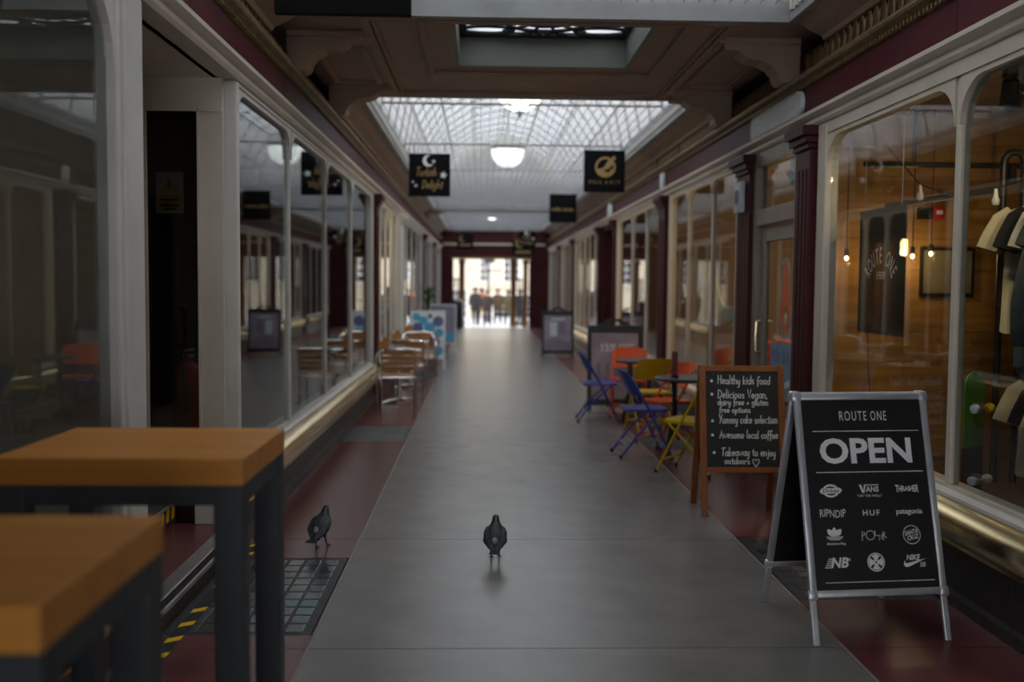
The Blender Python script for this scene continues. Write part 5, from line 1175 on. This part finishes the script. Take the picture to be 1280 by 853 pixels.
# name board above the door
t = thing('name_board', (XR-.057, 8.2, 2.975), 'blank white name board with rounded ends above the cafe door', 'sign')
n_ = 8; oo = [(-.62+.1*math.cos(math.pi/2+math.pi*k/n_), .098*math.sin(math.pi/2+math.pi*k/n_)) for k in range(n_+1)]; oo += [(-p[0], -p[1]) for p in oo]
MB().prism(oo, -.03, 0, 'x').build('board', 'pwhite', t); MB().tube([(-.032, p[0]*.97, p[1]*.9) for p in oo], .005, 5, True).build('border', 'cream', t)
def wallbox(y, z, w_, h, label, out=.1, dm='pwhite'):
    t = thing('alarm_box', (XR-out, y, z), label, 'alarm'); MB().box(-.045, .0, -w_/2, w_/2, -h/2, h/2, .012).build('case', 'pwhite', t, True); MB().lathe([(.001, -.006), (w_*.28, -.006), (w_*.28, .0)], 14, ax='x').build('badge', dm, t).location = (-.046, 0, 0)
wallbox(9.09, 2.40, .24, .28, 'white alarm box with blue badge on the pilaster beside the cafe door', .099, 'pblue2'); wallbox(13.22, 2.975, .2, .19, 'white alarm box on the fascia beyond the cafe window', .06); wallbox(18.6, 2.975, .5, .18, 'white sign box on the fascia above the red recessed doorway', .06)
# red recessed doorway
d3 = thing('door_3', (XR+.5, 19.25, 0), 'dark red panelled door in a recess on the right', 'door', kind='structure')
B = lambda nm, mb, m: mb.build(nm, m, d3, world=True)
B('reveal', MB().box(XR, XR+.55, 20.24, 20.3, 0, 2.76), 'maroon'); B('reveal', MB().box(XR, XR+.55, 18.2, 18.26, 0, 2.76), 'maroon'); B('leaf', MB().box(XR+.5, XR+.55, 18.26, 20.24, 0, 2.76), 'maroon'); B('soffit', MB().box(XR, XR+.55, 18.26, 20.24, 2.66, 2.76), 'maroon')
for a in (18.4, 19.35):
    for z0, z1 in ((.2, .9), (1.1, 2.4)): B('panel', MB().box(XR+.485, XR+.5, a, a+.75, z0, z1, .005), 'maroon')
for yy in (20.24,):
    for x in (XR+.1, XR+.32):
        for z0, z1 in ((.2, .9), (1.1, 2.4)): B('reveal_panel', MB().box(x, x+.16, yy-.012, yy, z0, z1, .004), 'maroon')
# ---------------------------------------------------------------- cafe interior seen through the windows
struct('floor_cafe', MB().box(XR-.04, 6.2, 7.78, 35.95, -.01, .05), 'shopfloor', 'wooden floor inside the right hand shops')
struct('floor_left_shops', MB().box(-5, XL-.04, 6.95, 35.95, -.01, .05), 'shopfloor', 'dark floor inside the left hand shops')
spot(3.1, 9.9, 2.66, 'bright warm spotlight inside the nearest cafe window light', (4.2, 10.4, 1.0), 26, (1, .75, .45), 110); spot(3.0, 14.2, 2.66, 'bright warm spotlight inside the window beyond the cafe', (4.0, 14.8, 1.0), 26, (1, .8, .5), 110)
pendant(3.9, 11.4, 1.95, 'warm pendant bulb added to light the cafe', 40, .05); pendant(3.7, 16.3, 1.85, 'warm pendant bulb added to light the shop beyond the cafe', 40, .06); pendant(3.8, 23.2, 2.0, 'warm pendant bulb added to light the far right shop', 40, .06); pendant(3.8, 28.6, 2.0, 'warm pendant bulb added to light the shop before the exit', 10, .06)  # pendants added as interior light for the right hand shops
t = thing('wall_clock', (4.6, 13.2, 2.28), 'round red rimmed clock on the cafe wall', 'clock')
MB().lathe([(.19, -.04), (.19, .0), (.16, .02)], 24, ax='y').build('rim', 'red', t, True); MB().lathe([(.001, -.042), (.16, -.042), (.16, -.03)], 24, ax='y').build('face', 'pwhite', t); MB().box(-.006, .006, -.05, -.045, 0, .11).box(0, .08, -.05, -.045, -.006, .006).build('hands', 'ironblack', t)
t = thing('cafe_bench', (3.15, 10.4, .05), 'red upholstered bench inside the cafe window', 'bench'); MB().box(-.25, .25, -.75, .75, 0, .42, .02).build('seat_box', 'red', t); MB().box(.15, .27, -.75, .75, .42, .95, .03).build('backrest', 'red', t)
t = thing('cafe_bench', (3.15, 12.2, .05), 'orange upholstered bench inside the cafe window', 'bench'); MB().box(-.25, .25, -.7, .7, 0, .42, .02).build('seat_box', 'org', t); MB().box(.15, .27, -.7, .7, .42, .9, .03).build('backrest', 'org', t)
M['garl'] = mat('yellow_gauze', srgb(190, 180, 70), .8)
t = thing('window_drape', (2.72, 10.9, 1.0), 'swag of thin yellow gauze drape inside the cafe window', 'drape')
vs = []
for i in range(15):
    u = i/14; yy = -1.1+1.9*u; zc_ = .15+1.3*(2*abs(u-.62))**1.7*.9
    for k in range(4): vs.append((.02*math.sin(k*2+i), yy+.04*k*(u-.5), min(zc_+.055*k, 1.58-.03*(3-k))))
fs = [(i*4+k, i*4+k+1, (i+1)*4+k+1, (i+1)*4+k) for i in range(14) for k in range(3)]
mb = MB().add(vs, fs); b2 = len(vs); mb.add([(x+.01, y, z) for x, y, z in vs], fs); mb.build('gauze', 'garl', t, True)
MB().tube([(0, -1.15, 1.6), (0, .85, 1.6)], .01, 6).build('rod', 'gilt', t)
for yy in (-1.1, .8): MB().tube([(0, yy, 1.6), (0, yy, 1.918)], .004, 5).build('cord', 'ironblack', t)
# ---------------------------------------------------------------- left shops: string lights, column
pendant(-1.9, 15.0, 2.25, 'small warm bulb high in the white left window', 3, .045); pendant(-1.85, 14.6, 1.95, 'small warm bulb low in the white left window', 2, .04); pendant(-2.0, 16.2, 2.3, 'warm bulb behind the second white window post', 5, .07); pendant(-3.2, 17, 2.0, 'warm bulb added deep inside to light the left cafe', 25, .05)  # the last bulb is added to brighten the interior
M['ochre'] = wood('ochre_panel', srgb(175, 110, 40), srgb(200, 135, 60), 2)
t = thing('shop_shelf', (-1.95, 17.2, .05), 'ochre wooden display shelf inside the white left window', 'shelf')
for a in (-.3, .3): MB().box(-.15, .15, a-.02, a+.02, 0, 2.3).build('side_board', 'ochre', t)
for k in range(6): MB().box(-.15, .15, -.28, .28, .05+.42*k, .08+.42*k).build('shelf_board', 'ochre', t)
t = thing('interior_column', (-2.5, 5.6, -.01), 'pale timber column inside the near left shop window', 'column')
MB().box(-.12, .12, -.12, .12, .0, 2.93, .01).build('shaft', 'shopwall', t); MB().box(-.15, .15, -.15, .15, 0, .3, .01).build('base', 'shopwall', t)
struct('floor_near_left', MB().box(-5, XL-.04, .6, 4.34, -.01, .05), 'shopfloor', 'dark floor inside the near left shop')
t = thing('spare_bicycle_frame', (-2.05, 3.9, .05), 'dark coat stand inside the near left window', 'coat stand'); t.name = 'coat_stand'
MB().tube([(0, 0, .03), (0, 0, 1.6)], .02, 8).build('pole', 'ironblack', t, True)
for k in range(4): a = H*k; MB().tube([(0, 0, .12), (.22*math.cos(a), .22*math.sin(a), .012)], .015, 6).build('foot', 'ironblack', t, True); MB().tube([(0, 0, 1.5), (.12*math.cos(a), .12*math.sin(a), 1.55), (.16*math.cos(a), .16*math.sin(a), 1.65)], .01, 6).build('hook', 'ironblack', t, True)
